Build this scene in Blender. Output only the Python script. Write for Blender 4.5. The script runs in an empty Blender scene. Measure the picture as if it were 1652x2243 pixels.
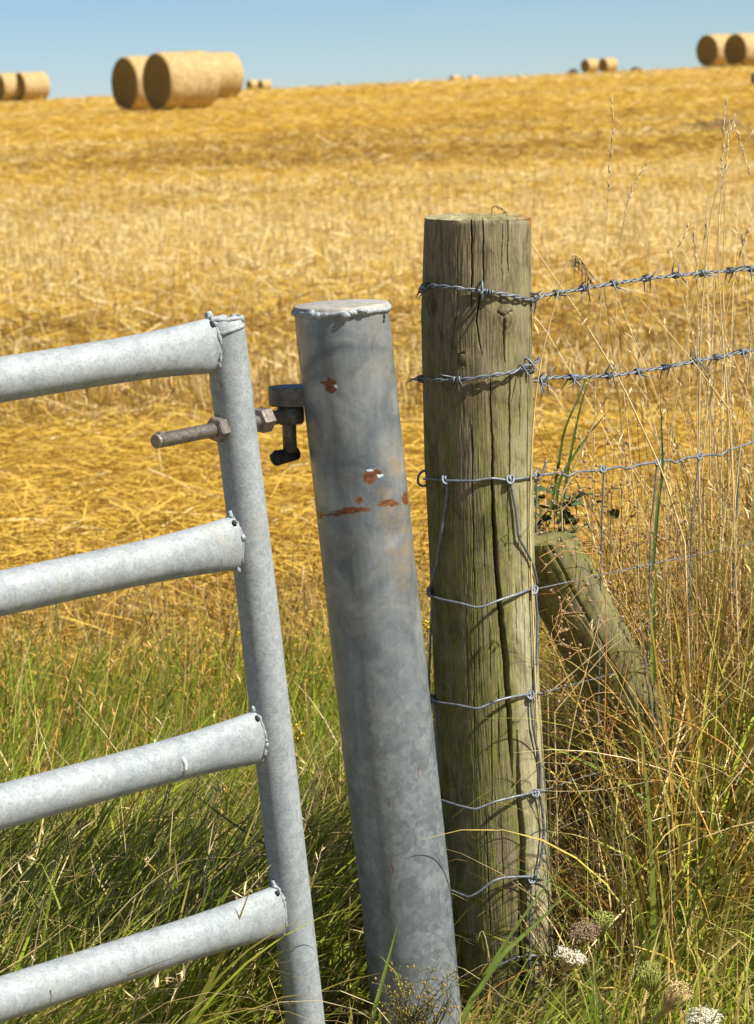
import bpy, math
import numpy as np
from mathutils import Matrix, Vector

RNG = np.random.default_rng(11)
sc = bpy.context.scene
COL = sc.collection
R = math.radians

# ------------------------------------------------------------------ camera
VW, VH = 1652.0, 2243.0                    # measuring grid used for the survey of the photograph
LENS = 85.0
FPX = LENS / 36.0 * VH
CAM = np.array([0.0, 0.0, 1.55])
PITCH, ROLL = R(9.9), R(2.8)
Fw = np.array([0, math.cos(PITCH), -math.sin(PITCH)])
R0 = np.array([1.0, 0, 0]); U0 = np.array([0, math.sin(PITCH), math.cos(PITCH)])
Uv = U0 * math.cos(ROLL) + R0 * math.sin(ROLL)
Rv = R0 * math.cos(ROLL) - U0 * math.sin(ROLL)

def ray(px, py):
    return Fw + Rv * ((px - VW / 2) / FPX) + Uv * ((VH / 2 - py) / FPX)
def at(px, py, Y):
    d = ray(px, py); return CAM + d * (Y / d[1])
def at_plane(px, py, p0, n):
    d = ray(px, py); return CAM + d * (np.dot(np.asarray(p0) - CAM, n) / np.dot(d, n))
def proj(P):
    v = np.asarray(P) - CAM; w_ = v @ Fw
    return VW / 2 + (v @ Rv) / w_ * FPX, VH / 2 - (v @ Uv) / w_ * FPX
def depth(p): return float(np.dot(np.asarray(p) - CAM, Fw))
def px2m(px, p): return px * depth(p) / FPX

cam_d = bpy.data.cameras.new('camera'); cam = bpy.data.objects.new('camera', cam_d); COL.objects.link(cam)
m = Matrix(((Rv[0], Uv[0], -Fw[0], CAM[0]), (Rv[1], Uv[1], -Fw[1], CAM[1]), (Rv[2], Uv[2], -Fw[2], CAM[2]), (0, 0, 0, 1)))
cam.matrix_world = m
cam_d.lens = LENS; cam_d.sensor_width = 36; cam_d.clip_end = 6000; cam_d.clip_start = 0.05
cam_d.dof.use_dof = True; cam_d.dof.focus_distance = 4.0; cam_d.dof.aperture_fstop = 10
sc.camera = cam

# ------------------------------------------------------------------ numpy noise
def _h(i, j, s):
    v = np.sin(i * 127.1 + j * 311.7 + s * 74.7) * 43758.5453
    return v - np.floor(v)
def vn(x, y, s=0):
    x = np.asarray(x, float); y = np.asarray(y, float)
    i = np.floor(x); j = np.floor(y); u = x - i; v = y - j
    u = u * u * (3 - 2 * u); v = v * v * (3 - 2 * v)
    return (_h(i, j, s) * (1 - u) + _h(i + 1, j, s) * u) * (1 - v) + (_h(i, j + 1, s) * (1 - u) + _h(i + 1, j + 1, s) * u) * v
def fbm(x, y, s=0, o=4):
    a, t, n = 1.0, 0.0, 0.0
    for k in range(o):
        t = t + a * vn(x * 2 ** k, y * 2 ** k, s + k * 7.3); n += a; a *= .5
    return t / n
def sstep(a, b, x):
    t = np.clip((x - a) / (b - a), 0, 1); return t * t * (3 - 2 * t)

# ------------------------------------------------------------------ terrain
_TD = np.array([-60, 0, 5, 9, 14, 22, 34, 48, 63, 85, 113, 150, 200, 250, 320, 420, 700, 1500, 3000, 5000])
_TZ = np.array([0, 0, 0, .04, .15, .38, .70, 1.0, 1.22, 1.48, 1.70, 1.79, 1.95, 2.10, 1.8, .6, -3, -16, -40, -70])
_fine = np.linspace(-60, 700, 7601)
_fz = np.interp(_fine, _TD, _TZ)
_w = np.hanning(61); _w /= _w.sum()
_pad = np.r_[np.full(30, _fz[0]), _fz, np.full(30, _fz[-1])]
_fz = np.convolve(_pad, _w, 'valid')
def gz(x, y):
    y = np.asarray(y, float)
    z = np.where(y < 690, np.interp(y, _fine, _fz), np.interp(y, _TD, _TZ))
    n = (fbm(np.asarray(x) * .05, y * .05, 3, 2) - .5)
    return z + n * .22 * sstep(10, 60, y) * (1 - sstep(140, 300, y)) * .5 + (fbm(np.asarray(x) * 1.3, y * 1.3, 5, 2) - .5) * .05 * sstep(6.5, 9, y)
def ground_hit(px, py):
    d = ray(px, py); t = np.linspace(1.5, 400, 60000); P = CAM + d * t[:, None]
    below = P[:, 2] < gz(P[:, 0], P[:, 1])
    k = int(np.argmax(below)) if below.any() else len(t) - 1
    return P[k]

# ------------------------------------------------------------------ object helpers
def tag(o, label=None, cat=None, group=None, kind=None):
    if label: o['label'] = label
    if cat: o['category'] = cat
    if group: o['group'] = group
    if kind: o['kind'] = kind
    return o
def thing(name, loc, label, cat, group=None):
    o = bpy.data.objects.new(name, None); COL.objects.link(o); o.location = loc
    o.empty_display_size = .05
    return tag(o, label, cat, group)
def wloc(o):
    v = np.zeros(3)
    while o is not None:
        v += np.array(o.location); o = o.parent
    return v

class MB:
    def __init__(s): s.v = []; s.f = []; s.n = 0; s.a = []
    def add(s, V, F, a=0.0):
        V = np.asarray(V, float); b = s.n
        s.v.append(V); s.n += len(V); s.f += [tuple(int(i) + b for i in f) for f in F]
        s.a.append(np.full(len(V), a)); return s
    def tube(s, P, r, n=8, cap=True, sq=None, a=0.0):
        """tube along points; r scalar/list; sq = list of (wide, high) ellipse factors"""
        P = np.asarray(P, float); k = len(P); r = np.broadcast_to(np.asarray(r, float), (k,))
        T = np.gradient(P, axis=0) if k > 2 else np.repeat((P[1] - P[0])[None], 2, 0)
        T /= np.linalg.norm(T, axis=1)[:, None] + 1e-12
        up = np.array([0, 0, 1.0]) if abs(T[0][2]) < .8 else np.array([0, 1.0, 0])
        A = np.cross(T[0], up); A /= np.linalg.norm(A)
        V = []; th = np.arange(n) * 2 * math.pi / n
        for i in range(k):
            A = A - T[i] * np.dot(A, T[i]); A /= np.linalg.norm(A) + 1e-12
            B = np.cross(A, T[i])
            wx, wy = (1, 1) if sq is None else sq[i]
            V.append(P[i] + r[i] * (np.cos(th)[:, None] * A * wx + np.sin(th)[:, None] * B * wy))
        V = np.concatenate(V); F = []
        for i in range(k - 1):
            for j in range(n):
                j2 = (j + 1) % n
                F.append((i * n + j, (i + 1) * n + j, (i + 1) * n + j2, i * n + j2))
        if cap:
            F.append(tuple(range(n))); F.append(tuple((k - 1) * n + j for j in reversed(range(n))))
        return s.add(V, F, a)
    def blob(s, c, r, n=8, m_=6, sc_=(1, 1, 1), jit=0.0, a=0.0):
        V = []; F = []; c = np.asarray(c, float)
        for i in range(m_ + 1):
            ph = math.pi * i / m_
            for j in range(n):
                t = 2 * math.pi * j / n
                d = np.array([math.sin(ph) * math.cos(t) * sc_[0], math.sin(ph) * math.sin(t) * sc_[1], math.cos(ph) * sc_[2]])
                V.append(c + d * r * (1 + jit * (RNG.random() - .5) * (0 < i < m_)))
        for i in range(m_):
            for j in range(n):
                j2 = (j + 1) % n
                F.append((i * n + j, (i + 1) * n + j, (i + 1) * n + j2, i * n + j2))
        return s.add(V, F, a)
    def ribbon(s, P, w, side, a=0.0):
        P = np.asarray(P, float); w = np.broadcast_to(np.asarray(w, float), (len(P),)); side = np.asarray(side, float)
        side = side / np.linalg.norm(side)
        V = np.stack([P - side * w[:, None], P + side * w[:, None]], 1).reshape(-1, 3)
        return s.add(V, [(2 * i, 2 * i + 1, 2 * i + 3, 2 * i + 2) for i in range(len(P) - 1)], a)
    def build(s, name, mat, parent=None, smooth=True):
        V = np.concatenate(s.v); me = bpy.data.meshes.new(name)
        if parent is not None: V = V - wloc(parent)
        me.from_pydata(V.tolist(), [], s.f)
        at_ = me.attributes.new('var', 'FLOAT', 'POINT'); at_.data.foreach_set('value', np.concatenate(s.a).astype(np.float32))
        me.materials.append(mat)
        if smooth: me.polygons.foreach_set('use_smooth', [True] * len(me.polygons))
        me.update()
        o = bpy.data.objects.new(name, me); COL.objects.link(o)
        if parent is not None: o.parent = parent
        return o

def fast_mesh(name, V, Q, mat, attrs=None, cols=None, parent=None, smooth=True):
    V = np.ascontiguousarray(V, dtype=np.float32); Q = np.ascontiguousarray(Q, dtype=np.int32)
    if parent is not None: V = (V - wloc(parent)).astype(np.float32)
    me = bpy.data.meshes.new(name); k = Q.shape[1]
    me.vertices.add(len(V)); me.vertices.foreach_set('co', V.ravel())
    me.loops.add(Q.size); me.loops.foreach_set('vertex_index', Q.ravel())
    me.polygons.add(len(Q)); me.polygons.foreach_set('loop_start', np.arange(0, Q.size, k, dtype=np.int32))
    me.update(calc_edges=True)
    if smooth: me.polygons.foreach_set('use_smooth', np.ones(len(Q), bool))
    for nm, arr in (attrs or {}).items():
        t = me.attributes.new(nm, 'FLOAT', 'POINT'); t.data.foreach_set('value', np.ascontiguousarray(arr, dtype=np.float32).ravel())
    if cols is not None:
        c = np.ones((len(V), 4), np.float32); c[:, :3] = cols
        t = me.attributes.new('tint', 'FLOAT_COLOR', 'POINT'); t.data.foreach_set('color', c.ravel())
    me.materials.append(mat); me.validate()
    o = bpy.data.objects.new(name, me); COL.objects.link(o)
    if parent is not None: o.parent = parent
    return o

def ribbons(P, Wd, side):
    """P (n,S+1,3), Wd (n,S+1), side (n,S+1,3)|(n,3) -> verts, quads"""
    n, S1, _ = P.shape
    if side.ndim == 2: side = side[:, None, :]
    off = side * Wd[:, :, None]
    V = np.stack([P - off, P + off], 2).reshape(-1, 3)
    b = (np.arange(n) * S1 * 2)[:, None] + (np.arange(S1 - 1) * 2)[None]
    Q = np.stack([b, b + 1, b + 3, b + 2], -1).reshape(-1, 4)
    return V, Q
def curves(root, L, az, tilt0, bend, S, pw=1.3):
    n = len(L); P = np.zeros((n, S + 1, 3)); P[:, 0] = root
    for k in range(S):
        t = tilt0 + bend * ((k + .5) / S) ** pw
        st = np.stack([np.sin(t) * np.cos(az), np.sin(t) * np.sin(az), np.cos(t)], -1) * (L / S)[:, None]
        P[:, k + 1] = P[:, k] + st
    return P

# ------------------------------------------------------------------ material helpers
def mat(name):
    M = bpy.data.materials.new(name); M.use_nodes = True
    nt = M.node_tree; b = nt.nodes['Principled BSDF']; return M, nt, b
class NT:
    def __init__(s, nt): s.nt = nt
    def n(s, t, **kw):
        x = s.nt.nodes.new(t)
        for k, v in kw.items(): setattr(x, k, v)
        return x
    def inp(s, sock, v):
        if isinstance(v, bpy.types.NodeSocket): s.nt.links.new(v, sock)
        elif v is not None:
            if isinstance(v, (tuple, list)) and len(v) == 3 and sock.type == 'RGBA': v = (*v, 1)
            sock.default_value = v
    def coord(s, which='Object', scale=(1, 1, 1)):
        c = s.n('ShaderNodeTexCoord'); mp = s.n('ShaderNodeMapping'); mp.inputs['Scale'].default_value = scale
        s.nt.links.new(c.outputs[which], mp.inputs['Vector']); return mp.outputs[0]
    def noise(s, vec, scale, detail=4, rough=.55, dist=0.0):
        x = s.n('ShaderNodeTexNoise'); s.inp(x.inputs['Vector'], vec); x.inputs['Scale'].default_value = scale
        x.inputs['Detail'].default_value = detail; x.inputs['Roughness'].default_value = rough; x.inputs['Distortion'].default_value = dist
        return x.outputs['Fac']
    def vor(s, vec, scale, out='Color'):
        x = s.n('ShaderNodeTexVoronoi'); s.inp(x.inputs['Vector'], vec); x.inputs['Scale'].default_value = scale; return x.outputs[out]
    def ramp(s, fac, stops):
        x = s.n('ShaderNodeValToRGB'); s.inp(x.inputs[0], fac); e = x.color_ramp.elements
        while len(e) < len(stops): e.new(.5)
        for el, (p, c) in zip(e, stops):
            el.position = p; el.color = (c, c, c, 1) if isinstance(c, (int, float)) else (*c, 1)
        return x.outputs[0]
    def mix(s, f, a, b, mode='MIX'):
        x = s.n('ShaderNodeMix', data_type='RGBA', blend_type=mode)
        s.inp(x.inputs[0], f); s.inp(x.inputs[6], a); s.inp(x.inputs[7], b); return x.outputs[2]
    def math(s, op, a, b=None, clamp=False):
        x = s.n('ShaderNodeMath', operation=op, use_clamp=clamp); s.inp(x.inputs[0], a)
        if b is not None: s.inp(x.inputs[1], b)
        return x.outputs[0]
    def attr(s, name, out='Fac'):
        x = s.n('ShaderNodeAttribute', attribute_name=name); return x.outputs[out]
    def bump(s, h, strength, dist=.002):
        x = s.n('ShaderNodeBump'); x.inputs['Strength'].default_value = strength; x.inputs['Distance'].default_value = dist
        s.inp(x.inputs['Height'], h); return x.outputs[0]

def plant_mat(name, trans=.3, rough=.55, spec=.3):
    """leaf/straw: own colour from the 'tint' attribute, some light passes through"""
    M, nt, b = mat(name); N = NT(nt)
    c = N.attr('tint', 'Color')
    n = N.noise(N.coord('Object'), 55, 3)
    c = N.mix(1, c, N.ramp(n, [(.25, .78), (.75, 1.15)]), 'MULTIPLY')
    N.inp(b.inputs['Base Color'], c); b.inputs['Roughness'].default_value = rough; b.inputs['Specular IOR Level'].default_value = spec
    tr = N.n('ShaderNodeBsdfTranslucent'); N.inp(tr.inputs['Color'], c)
    mx = N.n('ShaderNodeMixShader'); mx.inputs[0].default_value = trans
    nt.links.new(b.outputs[0], mx.inputs[1]); nt.links.new(tr.outputs[0], mx.inputs[2])
    nt.links.new(mx.outputs[0], nt.nodes['Material Output'].inputs['Surface'])
    return M
def flat_mat(name, col, rough=.6, metal=0.0, var=.25, scale=60, bump=.2):
    M, nt, b = mat(name); N = NT(nt); co = N.coord('Object')
    n = N.noise(co, scale, 5, .6)
    lo = tuple(c * (1 - var) for c in col); hi = tuple(min(1, c * (1 + var)) for c in col)
    N.inp(b.inputs['Base Color'], N.ramp(n, [(.3, lo), (.7, hi)]))
    b.inputs['Roughness'].default_value = rough; b.inputs['Metallic'].default_value = metal
    if bump: N.inp(b.inputs['Normal'], N.bump(n, bump))
    return M

# gate: freshly galvanised, pale, finely mottled
M_gate, nt, b = mat('galvanised_gate'); N = NT(nt); co = N.coord('Object')
f1 = N.noise(co, 230, 5, .75); f2 = N.noise(co, 28, 5, .6, .8); f3 = N.vor(co, 95, 'Color')
c = N.ramp(f1, [(.33, (.218, .242, .248)), (.50, (.320, .340, .341)), (.72, (.392, .409, .402))])
c = N.mix(.55, c, N.ramp(f2, [(.3, (.72, .77, .79)), (.5, (.97, .99, 1)), (.72, (1, 1, .97))]), 'MULTIPLY')
g3 = N.n('ShaderNodeSeparateColor'); nt.links.new(f3, g3.inputs[0])
c = N.mix(.35, c, N.ramp(g3.outputs[0], [(.1, .72), (.9, 1.15)]), 'MULTIPLY')
c = N.mix(N.ramp(N.noise(co, 9, 4, .6), [(.58, 0.0), (.76, .5)]), c, (.30, .275, .21))
c = N.mix(.5, c, N.ramp(N.noise(N.coord('Object', (1, 1, .5)), 16, 6, .7, 1.0), [(.34, (.66, .70, .74)), (.5, (1, 1, 1)), (.66, (1.14, 1.13, 1.1))]), 'MULTIPLY')
N.inp(b.inputs['Base Color'], c); b.inputs['Metallic'].default_value = .18; b.inputs['Specular IOR Level'].default_value = .3
N.inp(b.inputs['Roughness'], N.ramp(f2, [(.3, .55), (.7, .75)])); N.inp(b.inputs['Normal'], N.bump(f1, .25, .001))
M_weld = flat_mat('zinc_weld', (.30, .325, .335), .65, .1, .4, 190, .9)
# old post: zinc spangle, cloudy, rust and brown streaks (masks modelled on the mesh)
M_post, nt, b = mat('old_galvanised_post'); N = NT(nt); co = N.coord('Object')
warp = N.n('ShaderNodeTexNoise'); N.inp(warp.inputs['Vector'], co); warp.inputs['Scale'].default_value = 22; warp.inputs['Detail'].default_value = 3
wv = N.n('ShaderNodeVectorMath', operation='MULTIPLY_ADD'); nt.links.new(warp.outputs['Color'], wv.inputs[0]); wv.inputs[1].default_value = (.022, .022, .022); nt.links.new(co, wv.inputs[2])
sp = N.n('ShaderNodeSeparateColor'); nt.links.new(N.vor(wv.outputs[0], 46), sp.inputs[0])
sp2 = N.n('ShaderNodeSeparateColor'); nt.links.new(N.vor(wv.outputs[0], 120), sp2.inputs[0])
cell = N.math('ADD', N.math('MULTIPLY', sp.outputs[0], .55), N.math('MULTIPLY', sp2.outputs[1], .45))
spang = N.ramp(cell, [(.12, (.150, .170, .182)), (.45, (.190, .210, .219)), (.88, (.268, .292, .298))])
cloud = N.ramp(N.noise(co, 13, 6, .62, .6), [(.32, (.105, .125, .142)), (.5, (.19, .21, .214)), (.68, (.31, .325, .315))])
c = N.mix(N.math('MULTIPLY', N.attr('low'), .85), cloud, spang)
streak = N.noise(N.coord('Object', (60, 60, 5)), 1.0, 5, .65)
c = N.mix(.5, c, N.ramp(streak, [(.3, .68), (.7, 1.18)]), 'MULTIPLY')
c = N.mix(.35, c, N.ramp(N.noise(co, 260, 3, .7), [(.3, .7), (.7, 1.2)]), 'MULTIPLY')
st = N.math('MULTIPLY', N.attr('stain'), N.ramp(N.noise(co, 32, 5, .7), [(.4, 0.0), (.66, 1.0)]))
c = N.mix(N.math('MULTIPLY', st, .6), c, (.33, .235, .11))
rust = N.attr('rust')
rc = N.ramp(N.noise(co, 170, 4, .7), [(.32, (.045, .016, .008)), (.55, (.15, .045, .014)), (.72, (.30, .115, .03))])
c = N.mix(N.ramp(rust, [(.04, 0.0), (.36, .6)]), c, (.17, .10, .045))
c = N.mix(N.ramp(N.math('ADD', rust, N.math('MULTIPLY', N.math('SUBTRACT', N.noise(co, 210, 4, .7), .5), .5)), [(.28, 0.0), (.5, 1.0)]), c, rc)
c = N.mix(N.ramp(N.attr('bare'), [(.4, 0.0), (.5, 1.0)]), c, (.55, .62, .66))
N.inp(b.inputs['Base Color'], c)
N.inp(b.inputs['Metallic'], N.ramp(rust, [(.35, .30), (.5, 0.0)])); N.inp(b.inputs['Roughness'], N.ramp(cell, [(.2, .36), (.8, .54)]))
N.inp(b.inputs['Normal'], N.bump(N.noise(co, 120, 4, .6), .15, .001))
M_cap = flat_mat('cap_plate', (.33, .31, .26), .6, .1, .3, 60, .3)
M_iron = flat_mat('dark_zinc_iron', (.13, .125, .115), .5, .45, .45, 110, .4)
M_bolt = flat_mat('worn_bolt_steel', (.24, .21, .17), .45, .5, .4, 150, .3)
M_black = flat_mat('near_black', (.03, .024, .02), .7, .1, .5, 120, .6)  # plain near-black: pin stop, hole blobs, far post
M_wire = flat_mat('zinc_wire', (.165, .182, .20), .5, .3, .4, 160, .1)
M_drop = flat_mat('dried_splash', (.75, .73, .68), .7, 0, .1)

# weathered round wood
def wood_mat(name):
    M, nt, b = mat(name); N = NT(nt); co = N.coord('Object')
    grain = N.noise(N.coord('Object', (150, 150, 4.5)), 1.0, 6, .65, .3)
    fine = N.noise(N.coord('Object', (420, 420, 40)), 1.0, 4, .7)
    patch = N.noise(co, 11, 5, .6, .5)
    c = N.ramp(grain, [(.22, (.12, .09, .052)), (.5, (.22, .175, .105)), (.78, (.32, .265, .175))])
    c = N.mix(N.ramp(patch, [(.35, .0), (.7, .55)]), c, (.31, .27, .195))
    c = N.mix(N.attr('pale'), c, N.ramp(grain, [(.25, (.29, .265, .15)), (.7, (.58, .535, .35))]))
    c = N.mix(N.math('MULTIPLY', N.attr('ring'), .32), c, (.42, .37, .25))
    moss = N.math('MULTIPLY', N.attr('moss'), N.ramp(N.math('ADD', N.math('MULTIPLY', fine, .5), N.math('MULTIPLY', N.noise(co, 45, 5, .7), .5)), [(.36, .15), (.56, 1.0)]))
    c = N.mix(moss, c, N.ramp(fine, [(.3, (.085, .092, .014)), (.7, (.24, .245, .045))]))
    c = N.mix(N.math('MULTIPLY', N.attr('knot'), .75), c, (.085, .06, .032))
    c = N.mix(N.ramp(N.math('MULTIPLY', N.attr('lichen'), N.noise(co, 190, 4, .7)), [(.46, 0.0), (.54, 1.0)]), c, (.30, .12, .03))
    c = N.mix(N.ramp(N.math('MULTIPLY', N.attr('crust'), N.noise(co, 240, 4, .7)), [(.40, 0.0), (.46, .8)]), c, (.38, .38, .22))
    blot = N.noise(N.coord('Object', (1, 1, .45)), 34, 6, .72, .6)
    c = N.mix(.8, c, N.ramp(blot, [(.36, (.42, .40, .34)), (.48, (.86, .84, .80)), (.62, (1.12, 1.1, 1.06))]), 'MULTIPLY')
    speck = N.noise(co, 330, 4, .75)
    c = N.mix(N.ramp(speck, [(.60, 0.0), (.68, .45)]), c, (.30, .29, .20))
    c = N.mix(.55, c, N.ramp(fine, [(.3, .55), (.7, 1.25)]), 'MULTIPLY')
    N.inp(b.inputs['Base Color'], c); b.inputs['Roughness'].default_value = .85; b.inputs['Specular IOR Level'].default_value = .2
    h = N.math('ADD', N.math('MULTIPLY', grain, .6), N.math('MULTIPLY', fine, .5))
    N.inp(b.inputs['Normal'], N.bump(N.math('ADD', h, N.math('MULTIPLY', speck, .5)), .45, .003))
    return M
M_wood = wood_mat('weathered_round_timber')

# field soil under the straw
M_field, nt, b = mat('stubble_ground'); N = NT(nt); co = N.coord('Object')
n1 = N.noise(N.coord('Object', (1.2, 3.2, 1)), 1.0, 8, .68, .4); n2 = N.noise(co, 26, 6, .7); n3 = N.noise(N.coord('Object', (.10, .55, 1)), 1.0, 5, .6, .3)
c = N.ramp(n2, [(.28, (.26, .15, .030)), (.5, (.50, .33, .075)), (.72, (.68, .49, .16))])
c = N.mix(.6, c, N.ramp(n1, [(.3, (.62, .52, .40)), (.5, (1, .96, .88)), (.7, (1.12, 1.05, .95))]), 'MULTIPLY')
c = N.mix(.75, c, N.ramp(n3, [(.32, (.66, .60, .52)), (.5, (1, 1, 1)), (.66, (1.12, 1.12, 1.15))]), 'MULTIPLY')
N.inp(b.inputs['Base Color'], c); b.inputs['Roughness'].default_value = .9; b.inputs['Specular IOR Level'].default_value = .1
N.inp(b.inputs['Normal'], N.bump(n2, .9, .03))
M_verge, nt, b = mat('verge_soil'); N = NT(nt); co = N.coord('Object')
N.inp(b.inputs['Base Color'], N.ramp(N.noise(co, 18, 6, .7), [(.3, (.08, .062, .025)), (.6, (.19, .15, .055)), (.8, (.32, .25, .10))]))
b.inputs['Roughness'].default_value = .95
M_straw = plant_mat('straw', .30, .6, .10)
M_grass = plant_mat('grass_leaf', .42, .6, .10)
M_dry = plant_mat('dry_grass', .14, .6, .10)

# bale
M_bale, nt, b = mat('rolled_straw'); N = NT(nt)
wr = N.noise(N.coord('Object', (14, 3, 3)), 1.0, 6, .65, .2); nn = N.noise(N.coord('Object'), 9, 6, .7)
c = N.ramp(nn, [(.3, (.30, .19, .065)), (.5, (.44, .30, .115)), (.75, (.58, .43, .21))])
c = N.mix(.6, c, N.ramp(wr, [(.3, .7), (.7, 1.2)]), 'MULTIPLY')
N.inp(b.inputs['Base Color'], c); b.inputs['Roughness'].default_value = .8; N.inp(b.inputs['Normal'], N.bump(nn, .8, .05))
M_baleend, nt, b = mat('cut_straw_end'); N = NT(nt)
nn = N.noise(N.coord('Object'), 16, 7, .75)
N.inp(b.inputs['Base Color'], N.ramp(nn, [(.3, (.13, .085, .02)), (.5, (.27, .185, .05)), (.75, (.42, .30, .095))]))
b.inputs['Roughness'].default_value = .9; N.inp(b.inputs['Normal'], N.bump(nn, 1, .08))

# ------------------------------------------------------------------ light and sky
SUN_AZ, SUN_EL = 114.0, 50.0                # from +Y clockwise towards +X
sd = Vector((math.sin(R(SUN_AZ)) * math.cos(R(SUN_EL)), math.cos(R(SUN_AZ)) * math.cos(R(SUN_EL)), math.sin(R(SUN_EL))))
sl = bpy.data.lights.new('sun', 'SUN'); sl.energy = 4.9; sl.angle = R(.53); sl.color = (1, .955, .87)
so = bpy.data.objects.new('sun', sl); COL.objects.link(so); so.rotation_euler = sd.to_track_quat('Z', 'Y').to_euler(); so.location = (3, -2, 8)
w = bpy.data.worlds.new('World'); sc.world = w; w.use_nodes = True
wn = NT(w.node_tree); bg = w.node_tree.nodes['Background']
sky = wn.n('ShaderNodeTexSky', sky_type='NISHITA'); sky.sun_disc = False; sky.sun_elevation = R(SUN_EL); sky.sun_rotation = R(SUN_AZ)
sky.altitude = 0; sky.air_density = .7; sky.dust_density = 0; sky.ozone_density = 5.5
veil = wn.ramp(wn.noise(wn.coord('Generated', (1.2, 1.2, 22)), 2.2, 5, .55, .4), [(.42, 0.0), (.70, .16)])
wn.inp(bg.inputs[0], wn.mix(veil, wn.mix(1, sky.outputs[0], (.74, .81, .885), 'MULTIPLY'), (5.2, 5.9, 6.4))); bg.inputs[1].default_value = .064
sc.view_settings.view_transform = 'Standard'; sc.view_settings.look = 'None'; sc.view_settings.exposure = .86; sc.view_settings.gamma = 1
sc.cycles.max_bounces = 6; sc.cycles.diffuse_bounces = 4; sc.cycles.transmission_bounces = 3; sc.cycles.use_denoising = True

# ------------------------------------------------------------------ ground sheets
def sheet(name, xs, ys, mt, dz=0.0):
    X, Y = np.meshgrid(xs, ys); V = np.stack([X, Y, gz(X, Y) + dz], -1).reshape(-1, 3)
    nx = len(xs); i = (np.arange(len(ys) - 1) * nx)[:, None] + np.arange(nx - 1)[None]
    Q = np.stack([i, i + 1, i + 1 + nx, i + nx], -1).reshape(-1, 4)
    return tag(fast_mesh(name, V, Q, mt), kind='structure')
ys = np.r_[np.linspace(-60, 4, 17), np.linspace(4.2, 30, 160), np.linspace(30.5, 120, 120), np.linspace(122, 420, 120), np.linspace(450, 5000, 40)]
xs = np.r_[np.linspace(-3000, -120, 18), np.linspace(-100, -8, 30), np.linspace(-7.5, 7.5, 90), np.linspace(8, 100, 30), np.linspace(120, 3000, 18)]
sheet('stubble_field', xs, ys, M_field)
sheet('verge', np.linspace(-6, 6, 40), np.linspace(-2, 6.3, 40), M_verge, .004)

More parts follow.
